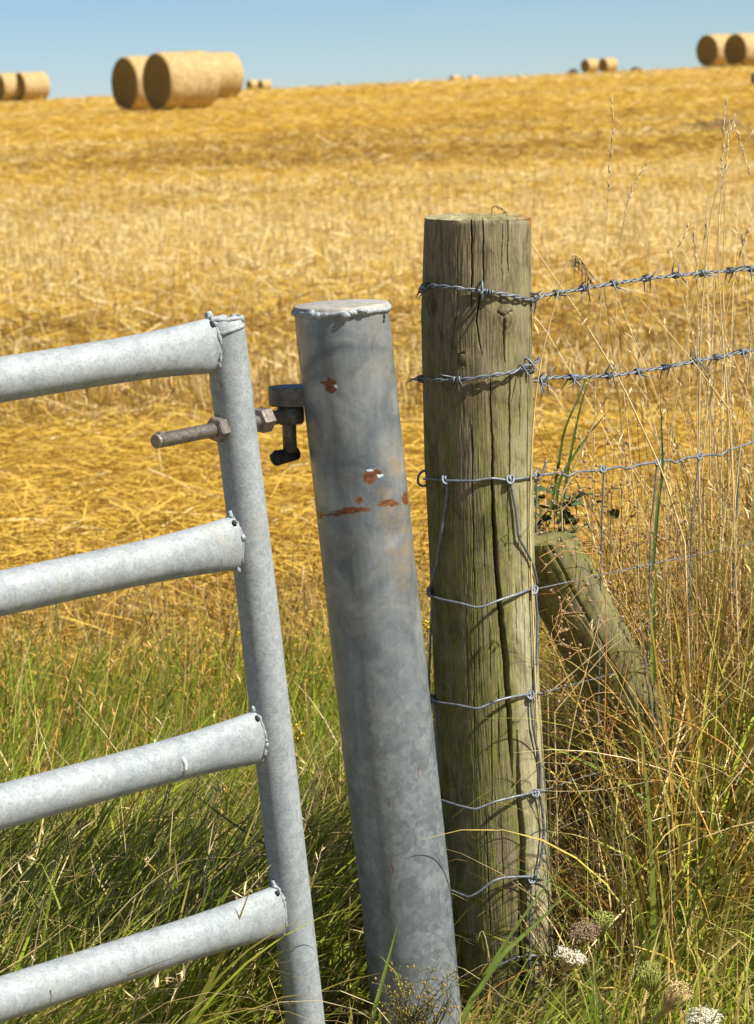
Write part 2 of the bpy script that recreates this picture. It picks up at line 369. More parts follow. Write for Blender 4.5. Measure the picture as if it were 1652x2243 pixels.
# ------------------------------------------------------------------ field straw
def rowpar(x, y):            # coordinate across the swaths (rows run nearly left-right)
    return y + .16 * x
def band(x, y):
    q = rowpar(x, y)
    return fbm(q * .42 + 3.1, x * .035, 21, 3)
def make_straw():
    parts_V, parts_Q, parts_C = [], [], []; nv = 0
    def push(P, Wd, side, C):
        nonlocal nv
        V, Q = ribbons(P, Wd, side); parts_V.append(V); parts_Q.append(Q + nv); nv += len(V)
        parts_C.append(np.repeat(C[:, None, :], P.shape[1] * 2, 1).reshape(-1, 3))
    gold = np.array([.70, .475, .092]); deep = np.array([.52, .325, .052]); pale = np.array([.82, .655, .32]); brown = np.array([.36, .215, .05])
    def colour(n, x, y, lift=0.0):
        t = RNG.random(n); bnd = band(x, y)
        C = gold * (1 - t[:, None]) + deep * t[:, None]
        k = RNG.random(n) < np.clip(.22 + lift + (bnd - .5) * 1.8, .05, .75); C[k] = pale * (.8 + .3 * RNG.random(k.sum()))[:, None]
        k = RNG.random(n) < np.clip(.10 + (.49 - fbm(rowpar(x, y) * (.9 - .55 * sstep(15, 60, y)), x * .04, 33, 3)) * (2.0 - 1.0 * sstep(12, 45, y)), .02, .6); C[k] = brown * (.7 + .6 * RNG.random(k.sum()))[:, None]
        return C
    # lying straw, near to mid field
    for (n, d0, d1, wsc) in ((120000, 5.4, 14, .85), (120000, 12, 34, 1.4), (110000, 30, 80, 2.3), (70000, 75, 190, 4.5)):
        y = d0 * (d1 / d0) ** (RNG.random(n) ** .92); x = (RNG.random(n) * 2 - 1) * (.225 * y + .8)
        bnd = band(x, y)
        keep = RNG.random(n) < np.clip(.85 + (.5 - bnd) * 1.6, .35, 1); x, y, bnd = x[keep], y[keep], bnd[keep]; n = len(x)
        pile = (np.clip((.5 - bnd) * .7, 0, .20) + .02) * (1 - .75 * sstep(40, 110, y))
        L = (.06 + .20 * RNG.random(n) ** 1.5) * wsc ** .5; az = RNG.normal(0, .55, n) + (RNG.random(n) < .5) * math.pi - .12
        k = RNG.random(n) < .30; az[k] = RNG.random(k.sum()) * 6.28
        tilt = math.pi / 2 - np.abs(RNG.normal(0, .22, n)); bend = RNG.normal(.12, .2, n)
        root = np.stack([x, y, gz(x, y) + pile * RNG.random(n) + .004], -1)
        P = curves(root, L, az, tilt, bend, 2); P[:, :, 2] = np.maximum(P[:, :, 2], gz(P[:, :, 0], P[:, :, 1]) + .003)
        Wd = np.repeat(((.0016 + .0024 * RNG.random(n)) * wsc)[:, None], 3, 1)
        side = np.stack([-np.sin(az) * .8, np.cos(az) * .8, RNG.normal(0, .6, n)], -1); side /= np.linalg.norm(side, axis=1)[:, None]
        push(P, Wd, side, colour(n, x, y))
    # standing stubble in drill rows
    for (n, d0, d1, wsc) in ((80000, 5.2, 13, 1.0), (70000, 11, 34, 1.3), (60000, 30, 85, 2.2), (40000, 80, 190, 4.2)):
        y = d0 * (d1 / d0) ** RNG.random(n); x = (RNG.random(n) * 2 - 1) * (.225 * y + .8)
        q = rowpar(x, y); sp_ = .16 * wsc; q2 = np.round(q / sp_) * sp_ + RNG.normal(0, .022 * wsc, n); y = q2 - .16 * x
        bnd = band(x, y); near = 1 - sstep(7.2, 9.5, y)
        keep = RNG.random(n) < np.clip(.10 + (bnd - .5) * 2.8 + near * .7, .02, 1) ; x, y = x[keep], y[keep]; n = len(x)
        L = (.06 + .10 * RNG.random(n)) * (1 - .5 * sstep(30, 110, y)); az = RNG.random(n) * 6.28
        root = np.stack([x, y, gz(x, y) - .005], -1)
        P = curves(root, L, az, np.abs(RNG.normal(0, .6, n)), RNG.normal(0, .4, n), 2)
        Wd = np.repeat(((.0015 + .0018 * RNG.random(n)) * wsc)[:, None], 3, 1); a2 = RNG.normal(0, .5, n)
        side = np.stack([np.cos(a2), np.sin(a2), np.zeros(n)], -1)
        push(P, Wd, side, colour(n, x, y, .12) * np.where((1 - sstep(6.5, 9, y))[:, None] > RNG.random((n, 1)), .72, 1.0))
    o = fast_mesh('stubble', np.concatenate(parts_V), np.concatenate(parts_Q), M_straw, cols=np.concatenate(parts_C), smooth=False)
    tag(o, 'golden cut straw and short stubble covering the harvested field', 'stubble', kind='stuff')
make_straw()

# ------------------------------------------------------------------ bales
def make_bale(name, px, py, dpx, axis_deg, Ldia, label, group, hide=0.0):
    """left end face bottom at pixel (px,py) with image diameter dpx"""
    D = 1.5; dist = FPX * D / dpx
    e = at(px, py, dist); ax = np.array([math.cos(R(axis_deg)), math.sin(R(axis_deg)), 0])
    Lb = Ldia * D; base = e + ax * Lb / 2
    root = thing(name, base, label, 'hay bale', group); root.rotation_euler.z = R(axis_deg)
    n = 48; r = D / 2; th = np.arange(n) * 2 * math.pi / n
    prof = [(-.5, .95), (-.485, .98), (-.45, 1), (-.36, 1.004), (-.25, 1.006), (-.12, 1.0), (0, .998), (.12, 1.0), (.25, 1.006), (.36, 1.004), (.45, 1), (.485, .98), (.5, .95)]
    V = []; F = []
    for (u, k) in prof:
        rr = r * k * (1 + .035 * (vn(th * 1.6, u * 3 + px, 4) - .5) + .020 * (vn(th * 9, u * 14 + px, 5) - .5))
        V.append(np.stack([np.full(n, u * Lb), rr * np.cos(th), r + rr * np.sin(th) * np.where(np.sin(th) < 0, .965, 1) - .02], -1))
    V = np.concatenate(V)
    for i in range(len(prof) - 1):
        for j in range(n):
            j2 = (j + 1) % n; F.append((i * n + j, (i + 1) * n + j, (i + 1) * n + j2, i * n + j2))
    me = bpy.data.meshes.new('wrapped_roll'); me.from_pydata(V.tolist(), [], F); me.materials.append(M_bale)
    me.polygons.foreach_set('use_smooth', [True] * len(F)); o = bpy.data.objects.new('wrapped_roll', me); COL.objects.link(o); o.parent = root
    for s in (-1, 1):
        E = [[s * (Lb / 2 - .012), 0, r - .02]]; K = 10
        for i in range(1, K + 1):
            rr = r * .962 * i / K
            for j in range(n):
                E.append([s * (Lb / 2 - .012 + .03 * (vn(i * 1.7, j * .6 + px) - .5) * (i < K) - .02 * (1 - i / K)), rr * math.cos(th[j]), r + rr * math.sin(th[j]) * (.965 if math.sin(th[j]) < 0 else 1) - .02])
        FF = [(0, 1 + j, 1 + (j + 1) % n) for j in range(n)]
        for i in range(K - 1):
            for j in range(n):
                a = 1 + i * n + j; b2 = 1 + i * n + (j + 1) % n; FF.append((a, a + n, b2 + n, b2))
        me = bpy.data.meshes.new('end_face'); me.from_pydata(E, [], FF); me.materials.append(M_baleend); me.polygons.foreach_set('use_smooth', [True] * len(FF))
        o = bpy.data.objects.new('end_face', me); COL.objects.link(o); o.parent = root
    return root
G1 = 'round straw bales in the large cluster'
AX = 35
make_bale('straw_bale', 347, 243, 126, AX, .98, 'large round straw bale at the front right of the big cluster, its body sunlit', G1)
make_bale('straw_bale', 276, 245, 119, AX, .98, 'round straw bale at the front left of the big cluster, mostly its dark end showing', G1)
make_bale('straw_bale', 424, 221, 103, AX, .98, 'round straw bale behind the front right one in the big cluster, its right side lit', G1)
make_bale('straw_bale', 352, 226, 109, AX, .98, 'straw bale at the back of the big cluster, only its top showing between the others', G1)
G2 = 'round straw bales on the skyline'
make_bale('straw_bale', 44, 221, 61, AX, .98, 'straw bale on the skyline at the far left, the whole one of its pair', G2)
make_bale('straw_bale', -1, 223, 61, AX, .98, 'straw bale cut off by the left edge of the photo, beside a whole bale', G2)
make_bale('straw_bale', 546, 198, 22, AX, 1.0, 'small far straw bale, left one of the pair just right of the big cluster', G2)
make_bale('straw_bale', 571, 199, 23, AX, 1.0, 'small far straw bale, right one of the pair just right of the big cluster', G2)
make_bale('straw_bale', 990, 184, 18, AX, 1.1, 'tiny straw bale showing only its top over the crest above the post, left one', G2)
make_bale('straw_bale', 1030, 184, 18, AX, 1.1, 'tiny straw bale showing only its top over the crest above the post, right one', G2)
make_bale('straw_bale', 1282, 160, 30, AX, 1.0, 'left one of the two skyline straw bales that stand between dark bushes', G2)
make_bale('straw_bale', 1321, 159, 31, AX, 1.0, 'right one of the two skyline straw bales that stand between dark bushes', G2)
make_bale('straw_bale', 1549, 147, 70, AX, .98, 'left straw bale of the pair near the top right corner, its whole dark end showing', G2)
make_bale('straw_bale', 1611, 147, 72, AX, .98, 'straw bale in the top right corner, cut off by the photo edge', G2)

# ------------------------------------------------------------------ wooden strainer post
class Pole:
    """round pole surveyed by rows: pixel row, centre column, half width; axis in the plane Y"""
    def __init__(s, rows, Y, Yb=None):
        s.py = np.array([r[0] for r in rows], float); s.pc = np.array([r[1] for r in rows], float); s.hw = np.array([r[2] for r in rows], float)
        s.Y = Y
    def c(s, y): return np.interp(y, s.py, s.pc)
    def h(s, y): return np.interp(y, s.py, s.hw)
    def axis(s, y): return at(float(s.c(y)), float(y), s.Y)
    def rad(s, y): return px2m(float(s.h(y)), s.axis(y))
    def frame(s, y):
        a = s.axis(y); t = s.axis(y - 200) - s.axis(y + 200); t /= np.linalg.norm(t)
        X = np.array([1.0, 0, 0]); X = X - t * np.dot(X, t); X /= np.linalg.norm(X); return a, X, np.cross(t, X)
    def on(s, px, py, off=0.0, th=None):
        """surface point seen at that pixel (or at angle th on that pixel row)"""
        y = float(py); fix = th is not None
        if not fix: th = math.asin(max(-1, min(1, (px - s.c(py)) / s.h(py))))
        for _ in range(6):
            a, X, Yb = s.frame(y); r = s.rad(y)
            p = a + X * math.sin(th) * r - Yb * math.cos(th) * r
            qx, qy = proj(p); y += (py - qy)
            if not fix: th = math.asin(max(-.999, min(.999, math.sin(th) + (px - qx) / s.h(py) * .8)))
        return a + (X * math.sin(th) - Yb * math.cos(th)) * (r + off)
WOOD = Pole([(440, 1045, 116), (480, 1046.5, 116.5), (690, 1044, 121), (1000, 1049, 119), (1200, 1055, 115), (1500, 1066, 115), (1800, 1082, 117), (2100, 1103, 113), (2300, 1113, 113)], 3.95)
CR = [  # cracks: list of (x, y, width) and depth mm
    ([(1031, 470, 3.5), (1034.6, 570, 3.5), (1032.5, 623, 3), (1032, 672, 1)], 9),
    ([(1057.7, 470, 2.2), (1059, 544, 2.6), (1059, 613, 2.6), (1050, 658, 3), (1043.6, 703, 2.6), (1048, 743, 2.6), (1057, 780, 1)], 8),
    ([(1113, 470, 2.4), (1112, 557, 1.6), (1114, 600, .6)], 6), ([(1101, 486, 1.6), (1099, 640, 1.4)], 4),
    ([(965, 491, 1.6), (967.5, 570, 1.6), (974, 650, 1.8), (966, 730, 1.6), (963.5, 809, 1)], 5),
    ([(1002, 517, 1.5), (1003, 677, 1.5), (990, 743, 1.6), (986, 809, 1)], 4), ([(985, 500, 1.4), (984, 620, 1.4)], 4),
    ([(1104, 690, 5), (1101.5, 730, 4), (1104, 760, 2.6), (1107, 795, 1)], 9), ([(1090, 684, 2), (1104, 693, 3), (1119, 681, 2)], 5),
    ([(1073.6, 830, 1.5), (1076, 929, 3), (1079, 960, 4), (1079, 1037, 5), (1080, 1117, 7), (1084, 1183, 9), (1089.5, 1262, 9), (1095, 1329, 10), (1101.5, 1395, 11), (1107, 1440, 12), (1113.5, 1533, 10), (1119, 1643, 7), (1123, 1705, 1)], 26),
    ([(1133, 1600, 1), (1136, 1734, 9), (1146, 1844, 11), (1144.5, 1899, 10), (1142.7, 2008, 13), (1144.5, 2063, 12), (1147, 2200, 8)], 26),
    ([(1116, 823, 3), (1116, 930, 3.5), (1116, 1037, 2.6), (1110, 1110, 1.6), (1116, 1230, 1.5)], 9),
    ([(1140, 815, 1.6), (1139, 900, 2), (1138, 960, 1)], 5),
    ([(1032.5, 931, 3), (1035, 985, 4), (1035, 1000, 2), (1035, 1063, 2), (1036.5, 1170, 2), (1040, 1315, 1.2)], 7),
    ([(1020, 1302, 1.5), (1024, 1461, 1.6), (1026, 1560, 1)], 4), ([(1045, 1330, 1.4), (1050, 1480, 1.4)], 3),
    ([(1038, 1424, 1.6), (1039, 1661, 1.6)], 4), ([(1072, 1360, 1.4), (1074, 1490, 1.4)], 3),
    ([(1092, 1500, 1.6), (1093, 1680, 1.4)], 4), ([(1076, 1560, 1.5), (1078, 1800, 1.5)], 4), ([(1064, 1752, 1.8), (1069.6, 1935, 2), (1075, 2060, 1)], 5),
    ([(1097, 1780, 1.6), (1102, 1910, 1.6), (1100, 1990, 1)], 4), ([(1150, 1320, 1.4), (1148, 1480, 1.4)], 3),
    ([(1138, 1060, 1.4), (1141, 1200, 1.4), (1146, 1330, 1)], 3), ([(1130, 1270, 1.2), (1132, 1420, 1.4)], 3),
    ([(1180, 1960, 2), (1183, 2080, 2)], 4), ([(1163, 1900, 1.6), (1166, 2060, 1.4)], 4), ([(960, 1000, 1.5), (962, 1150, 1.4)], 4),
    ([(993, 1050, 1.4), (990, 1200, 1.4)], 3), ([(1015, 1180, 1.3), (1016, 1300, 1.3)], 3), ([(1058, 1120, 1.2), (1062, 1250, 1.2)], 3),
]
def dense_pole(pole, y0, y1, rows, nf, nb, name, matl, attrs_fn, parent, rough=.006, disp_fn=None, cap=False):
    ths = np.r_[np.linspace(-1.62, 1.62, nf), np.linspace(1.62, 2 * math.pi - 1.62, nb + 2)[1:-1]]
    pys = np.linspace(y0, y1, rows)
    FR = [pole.frame(y) for y in pys]; A_ = np.array([f[0] for f in FR]); X_ = np.array([f[1] for f in FR]); Y_ = np.array([f[2] for f in FR]); RD = np.array([pole.rad(y) for y in pys])
    TH, PY = np.meshgrid(ths, pys); front = np.cos(TH) > 0
    D_ = X_[:, None] * np.sin(TH)[..., None] - Y_[:, None] * np.cos(TH)[..., None]
    rr = RD[:, None] * (1 + rough * (fbm(TH * 2.2, PY * .004, 3, 3) - .5) * 2 + rough * .5 * (fbm(TH * 9, PY * .012, 8, 3) - .5) * 2)
    PX, PY = proj(A_[:, None] + D_ * RD[:, None, None])
    if disp_fn is not None: rr = rr - disp_fn(PX, PY, front, TH)
    V = A_[:, None] + D_ * rr[..., None]
    k = len(ths); i = (np.arange(rows - 1) * k)[:, None]; j = np.arange(k)[None]; j2 = (j + 1) % k
    Q = np.stack([i + j, i + k + j, i + k + j2, i + j2], -1).reshape(-1, 4)
    o = fast_mesh(name, V.reshape(-1, 3), Q, matl, attrs={a: v.ravel() for a, v in attrs_fn(PX, PY, front, TH).items()}, parent=parent)
    return o, V
def wood_disp(PX, PY, front, TH):
    d = np.zeros_like(PX); px = PX + (fbm(PY * .05, PX * 0, 2, 3) - .5) * 3
    for pts, dep in CR:
        p = np.array(pts); y = p[:, 1]
        cx = np.interp(PY, y, p[:, 0]) if np.all(np.diff(y) > 0) else None
        if cx is None:
            # short sideways crack: distance to the polyline
            dd = np.full(PX.shape, 1e9); ww = p[:, 2].max()
            for a, b2 in zip(p[:-1, :2], p[1:, :2]):
                ab = b2 - a; t = np.clip(((PX - a[0]) * ab[0] + (PY - a[1]) * ab[1]) / (ab @ ab), 0, 1)
                dd = np.minimum(dd, np.hypot(PX - a[0] - t * ab[0], PY - a[1] - t * ab[1]))
            g = np.clip(1 - (dd / (ww * .8)) ** 2, 0, 1)
        else:
            wd = np.interp(PY, y, p[:, 2]); ins = (PY >= y[0]) & (PY <= y[-1])
            endf = np.clip(np.minimum(PY - y[0], y[-1] - PY) / 25 + .15, 0, 1)
            if y[0] < 480: endf = np.clip((y[-1] - PY) / 25 + .15, 0, 1)
            half = np.maximum(wd * .62, .95); g = np.clip(1 - (np.abs(px - cx) / half) ** 2, 0, 1) * ins * endf
        d = np.maximum(d, g * dep * .001 * front)
    # knots: swellings with a sunken heart
    for kx, ky, ax_, ay, amp in ((1106, 700, 26, 42, -.004), (946, 668, 12, 26, .006), (1016, 786, 15, 16, -.002), (1002, 1908, 12, 26, .006), (1010, 1810, 18, 30, -.003), (1030, 2060, 18, 22, -.003)):
        q = ((PX - kx) / ax_) ** 2 + ((PY - ky) / ay) ** 2
        d = d + np.exp(-q * 1.3) * amp * front
    q = np.hypot((PX - 1016) / 1.0, (PY - 786) / 1.05); d = d + np.clip(1 - (np.abs(q - 13) / 1.7) ** 2, 0, 1) * .006 * front * (PX < 1019)
    d = d + np.clip(1 - np.abs(PY - 483) / 6, 0, 1) * .003 * vn(TH * 14, PY * 0, 6) + (fbm(TH * 60, PY * .02, 12, 2) - .5) * .0012
    return d
def wood_attrs(PX, PY, front, TH):
    s = (PX - WOOD.c(PY)) / WOOD.h(PY); v = (PY - 480) / 1600.0
    n = fbm(TH * 5, PY * .008, 31, 4); n2 = fbm(TH * 11, PY * .004, 37, 4)
    moss = np.clip(.38 + .85 * sstep(.12, .55, v) * (1 - sstep(.35, .75, s)) + .35 * sstep(.05, .3, v) * sstep(.2, .7, s) * (1 - sstep(.45, .6, v)), 0, 1)
    moss = np.clip(moss * sstep(.30, .62, n * .6 + n2 * .4 + .10), 0, 1) * .9
    pale = np.clip(sstep(.35, .75, s + .4 * (n2 - .5)) * sstep(.18, .42, v), 0, 1) * .85  # sunlit right side of the post put into its colour as a paler tone
    rf = fbm(TH * 1.6 + 9, PY * .0045, 44, 2) * 26 + np.abs(s - .12) * 8
    ring = np.clip(1 - np.abs((rf % 1) - .5) * 4.5, 0, 1) * sstep(.3, .45, v) * (1 - sstep(.8, .95, v)) * (np.abs(s - .2) < .75)
    knot = np.zeros_like(PX)
    for kx, ky, ax_, ay in ((1106, 700, 24, 36), (946, 670, 12, 28), (1016, 786, 13, 14), (1002, 1908, 13, 28), (1030, 2060, 16, 20)):
        q = ((PX - kx) / ax_) ** 2 + ((PY - ky) / ay) ** 2; knot = np.maximum(knot, np.clip(1.25 - q, 0, 1) * (.55 + .45 * np.sin(np.sqrt(q) * 16)))
    lich = np.clip(1 - (PY - 470) / 45, 0, 1) * sstep(.45, .95, s) * 1.0 + sstep(.93, 1, s) * (1 - sstep(500, 560, PY)) * .8
    crust = np.clip(1 - (PY - 470) / 110, 0, 1) * sstep(-1, -.5, -np.abs(s + .6)) * .85 + .4 * sstep(.9, 1, s) * (1 - sstep(600, 760, PY))
    return dict(moss=moss, pale=pale, ring=ring, knot=knot * front, lichen=lich * front, crust=crust * front)
wb = WOOD.axis(2230)
wood = thing('wooden_post', wb, 'thick weathered round wooden strainer post, cracked and mossy, wrapped with fence wire', 'fence post')
trunk, VV = dense_pole(WOOD, 477, 2290, 640, 420, 60, 'post_body', M_wood, wood_attrs, wood, disp_fn=wood_disp)
ring0 = VV[0]; cen = ring0.mean(0); K = 14; n_ = len(ring0); TV = []
for i in range(K + 1):
    t = 1 - i / K; p = cen + (ring0 - cen) * max(t, 1e-3)
    p = p.copy(); p[:, 2] += .004 * (1 - t ** 6) + (fbm(p[:, 0] * 70, p[:, 1] * 70, 3, 3) - .5) * .008 * (t < .999)
    TV.append(p)
TV = np.concatenate(TV); i = (np.arange(K) * n_)[:, None]; j = np.arange(n_)[None]; j2 = (j + 1) % n_
one = np.ones(len(TV)); sx = (TV[:, 0] - cen[0]) / .09
fast_mesh('cut_top', TV, np.stack([i + j, i + j2, i + n_ + j2, i + n_ + j], -1).reshape(-1, 4), M_wood,
          attrs=dict(moss=.55 * one, pale=.3 * one, ring=0 * one, knot=0 * one, lichen=sstep(.2, .8, sx), crust=.9 * (1 - sstep(-.3, .3, sx))), parent=wood)

# ------------------------------------------------------------------ brace strut leaning on the post
def make_strut():
    p_top = at_plane(1222, 1195, WOOD.axis(1190), np.array([1, -1, 0.0]) / math.sqrt(2)) ; p_top = at(1186, 1194, 4.065)
    p_bot = at(1416, 1612, 4.22); d = p_bot - p_top; d /= np.linalg.norm(d); p_end = p_top + d * .95
    r = .0605
    A = np.cross(d, [0, 0, 1.0]); A /= np.linalg.norm(A); B = np.cross(d, A)
    n = 160; rows = 200; th = np.arange(n) * 2 * math.pi / n
    root = thing('wooden_brace', (p_end[0], p_end[1], p_end[2]), 'slanting round wooden brace with a flat mossy top, leaning against the wire-wrapped post', 'fence brace')
    TH, T = np.meshgrid(th, np.linspace(0, .95, rows))
    dirs = np.cos(TH)[..., None] * A + np.sin(TH)[..., None] * B
    rr = r * (1 + .06 * (fbm(TH * 1.5, T * 3, 5, 3) - .5) + .02 * (fbm(TH * 9, T * 6, 15, 2) - .5)) * (1 + .05 * T)
    for (a0, t0, t1, wd, dp) in ((3.75, .0, .75, .03, .014), (4.3, .0, .9, .02, .006), (3.2, .05, .9, .022, .007), (2.75, 0, .5, .02, .006), (4.8, .1, .9, .05, .014), (2.3, .1, .9, .025, .006), (5.3, 0, .9, .02, .006), (.4, 0, .9, .03, .010), (.9, .05, .8, .02, .007), (1.35, 0, .9, .035, .012), (1.8, .1, .9, .02, .007), (5.8, 0, .7, .03, .010), (3.45, .02, .9, .02, .007), (4.05, .1, .9, .03, .010)):
        ad = np.abs((TH - a0 - .25 * T + (fbm(T * 9, TH * 0, 9, 2) - .5) * .08 + math.pi) % (2 * math.pi) - math.pi)
        rr = rr - dp * .62 * np.clip(1 - (ad / (wd * .8)) ** 2, 0, 1) * (T >= t0) * (T <= t1)
    V = p_top + d * T[..., None] + dirs * rr[..., None]
    # top cut level: slide the first rows along the axis to the plane z = top
    zc = p_top[2] + .012
    lift = (zc - (p_top + dirs[0] * rr[0][:, None])[:, 2]) / d[2]
    V = p_top + d * (lift[None] + (T / .95) * (.95 - lift[None]))[..., None] + dirs * rr[..., None]
    i = (np.arange(rows - 1) * n)[:, None]; j = np.arange(n)[None]; j2 = (j + 1) % n
    Q = np.stack([i + j, i + j2, i + n + j2, i + n + j], -1).reshape(-1, 4)
    nn_ = fbm(TH * 3, T * 6, 51, 4); moss = np.clip(.95 - T * .9, .15, 1) * sstep(.25, .6, nn_ + .15); z0 = np.zeros_like(TH)
    fast_mesh('brace_body', V.reshape(-1, 3), Q, M_wood, attrs=dict(moss=moss.ravel(), pale=(sstep(.5, .7, nn_) * .25).ravel(), ring=z0.ravel(), knot=z0.ravel(), lichen=z0.ravel(), crust=z0.ravel()), parent=root)
    ring = V[0]; c0 = ring.mean(0); K = 10; TV = []
    for q in range(K + 1):
        t = max(1 - q / K, 1e-3); p = c0 + (ring - c0) * t; p[:, 2] += (fbm(p[:, 0] * 60, p[:, 1] * 60, 6, 3) - .5) * .007 * (t < .99)
        TV.append(p)
    TV = np.concatenate(TV); i = (np.arange(K) * n)[:, None]; o1 = np.ones(len(TV))
    fast_mesh('cut_top', TV, np.stack([i + j, i + n + j, i + n + j2, i + j2], -1).reshape(-1, 4), M_wood, attrs=dict(moss=.95 * o1, pale=0 * o1, ring=0 * o1, knot=.2 * o1, lichen=0 * o1, crust=.4 * o1), parent=root)
make_strut()

# ------------------------------------------------------------------ steel gate post
STEEL = Pole([(660, 747, 103), (680, 748, 103), (734, 753, 104), (998, 782, 102.5), (1643, 852.6, 101.5), (1941, 887, 99), (2150, 906, 98.5), (2300, 921, 98)], 3.78)
def steel_disp(PX, PY, front, TH):
    q = np.minimum(np.hypot((PX - 843) / 3, (PY - 693) / 4.5), np.hypot((PX - 842.5) / 2.6, (PY - 703) / 4))
    return (fbm(TH * 6, PY * .012, 4, 3) - .5) * .0006
def steel_attrs(PX, PY, front, TH):
    wx = PX + (fbm(PX * .12, PY * .12, 61, 3) - .5) * 9; wy = PY + (fbm(PX * .12, PY * .12, 67, 3) - .5) * 9
    def el(cx, cy, a, b2): return np.clip(1.2 - np.hypot((wx - cx) / a, (wy - cy) / b2) * .7, 0, 1)
    rust = np.zeros_like(PX)
    for e in ((722, 843, 7, 12), (725, 853, 9, 5), (709, 838, 6, 2.5), (731, 838, 6, 3), (811, 1045, 12, 11), (824, 1034, 9, 5), (852, 1102, 18, 6), (888, 1091, 5, 12), (780, 1117, 24, 5), (755, 1121, 22, 2.6), (722, 1127, 30, 2.0), (700, 1128, 6, 6), (838, 1106, 8, 3)):
        rust = np.maximum(rust, el(*e))
    for e in ((858, 1900, 1.6, 16), (852, 1760, 1.5, 10), (918, 1690, 1.3, 14), (786, 1095, 8, 7)): rust = np.maximum(rust, el(*e) * .62)
    bare = np.maximum(el(828, 1041, 12, 3.5) * (rust < .35), el(735, 846, 4, 4) * (rust < .35))
    bare = np.maximum(bare, el(816, 1030, 14, 3) * (rust < .3))
    s = (PX - STEEL.c(PY)) / STEEL.h(PY)
    stain = sstep(.25, .75, s) * sstep(940, 1010, PY) * (1 - sstep(1120, 1420, PY)) + .35 * sstep(.1, .5, s) * (1 - sstep(820, 980, PY)) + .45 * sstep(.0, .5, s) * sstep(1040, 1100, PY) * (1 - sstep(1200, 1400, PY))
    low = sstep(1250, 1750, PY)
    return dict(rust=rust * front, bare=bare * front, stain=np.clip(stain, 0, 1) * front, low=low)
sb = STEEL.axis(2240)
steel = thing('steel_gate_post', sb, 'thick grey galvanised steel gate post with a welded cap and rust spots, leaning left', 'gate post')
_, SV = dense_pole(STEEL, 676, 2300, 560, 300, 40, 'post_tube', M_post, steel_attrs, steel, rough=.0015, disp_fn=steel_disp)
ring = SV[0]; sc_c = ring.mean(0); n_ = len(ring)
plate = MB(); pts = ring[::4]; k = len(pts)
nrm = (pts - sc_c); nrm /= np.linalg.norm(nrm, axis=1)[:, None]
lo = pts + nrm * .002 + [0, 0, -.001]; hi = pts + nrm * .002 + [0, 0, .0065]
hi2 = pts - nrm * .003 + [0, 0, .008]
plate.add(np.concatenate([lo, hi, hi2, [sc_c + [0, 0, .0085]]]), [(i, (i + 1) % k, k + (i + 1) % k, k + i) for i in range(k)] + [(k + i, k + (i + 1) % k, 2 * k + (i + 1) % k, 2 * k + i) for i in range(k)] + [(2 * k + i, 2 * k + (i + 1) % k, 3 * k) for i in range(k)])
capo = plate.build('cap_plate', M_cap, steel)
wd = MB(); t = np.arange(k + 1) % k
bead = pts[t] + nrm[t] * .0005 + np.c_[np.zeros(k + 1), np.zeros(k + 1), -.0015 + .003 * (vn(np.arange(k + 1) * .35, 0 * t, 5) - .5)]
wr_ = .0026 + .0036 * fbm(t * .6, t * 0 + 2.2, 7, 3); wd.tube(bead, wr_, 8, cap=False)
for q in (int(k * .28), ): wd.blob(bead[len(bead) // 2 if False else q] + nrm[q] * .002, .007, 10, 7, (1, 1, 1.0), .3)
wd.blob(STEEL.on(757, 690, .002), .0066, 10, 7, (1.2, 1, 1), .25); wd.blob(STEEL.on(700, 692, .001), .006, 10, 7, (1.4, 1, 1), .25); wd.blob(STEEL.on(790, 681, .002), .006, 10, 7, (1.8, 1, .8), .25)
wd.build('weld_bead', M_weld, capo)
vh = MB(); q = STEEL.on(841, 693, -.0005); vh.blob(q, .0030, 8, 6, (1, 1, 1.6), .2); vh.blob(STEEL.on(840.5, 703, -.0005), .0026, 8, 6, (1, 1, 1.4), .2); vh.build('vent_hole', M_black, steel)  # black blobs painted for the shade inside the holes, no real opening

# ------------------------------------------------------------------ gate
GATE = Pole([(690, 488, 43), (858, 508, 43), (1325, 565, 44.5), (2221, 667, 43), (2330, 679, 43)], 3.70)
RG = GATE.rad(1300)
gb = GATE.axis(2330)
gate = thing('metal_gate', gb, 'pale galvanised tubular farm gate with four rails, leaning left of the steel post', 'gate')
st_ = MB(); ysg = np.linspace(700, 2330, 60); st_.tube([GATE.axis(y) for y in ysg], RG, 40)
stile = st_.build('stile', M_gate, gate)
tp = GATE.axis(700); wb_ = MB()
wb_.tube([tp + np.array([RG * .92 * math.cos(a), RG * .92 * math.sin(a), .0 + .003 * vn(a * 3, 1)]) for a in np.linspace(-2.4, 1.2, 26)], .0022 + .0022 * vn(np.arange(26) * .5, np.zeros(26), 3), 8)
wb_.blob(tp + [RG * .55, -RG * .5, .004], .004, 10, 7, (1.3, 1, 1), .4); wb_.blob(tp + [RG * .9, -.01, .001], .005, 10, 7, (1, 1, 1.2), .4)
wb_.tube([tp + np.array([u * RG, -math.sqrt(max(0, 1 - u * u)) * RG * 1.0, -.010 - .008 * (1 - u)]) for u in np.linspace(-.15, .95, 12)], .0034, 8)
wb_.build('weld_bead', M_weld, stile)
GD = 45.0                                                   # gate runs nearer to the camera towards the left
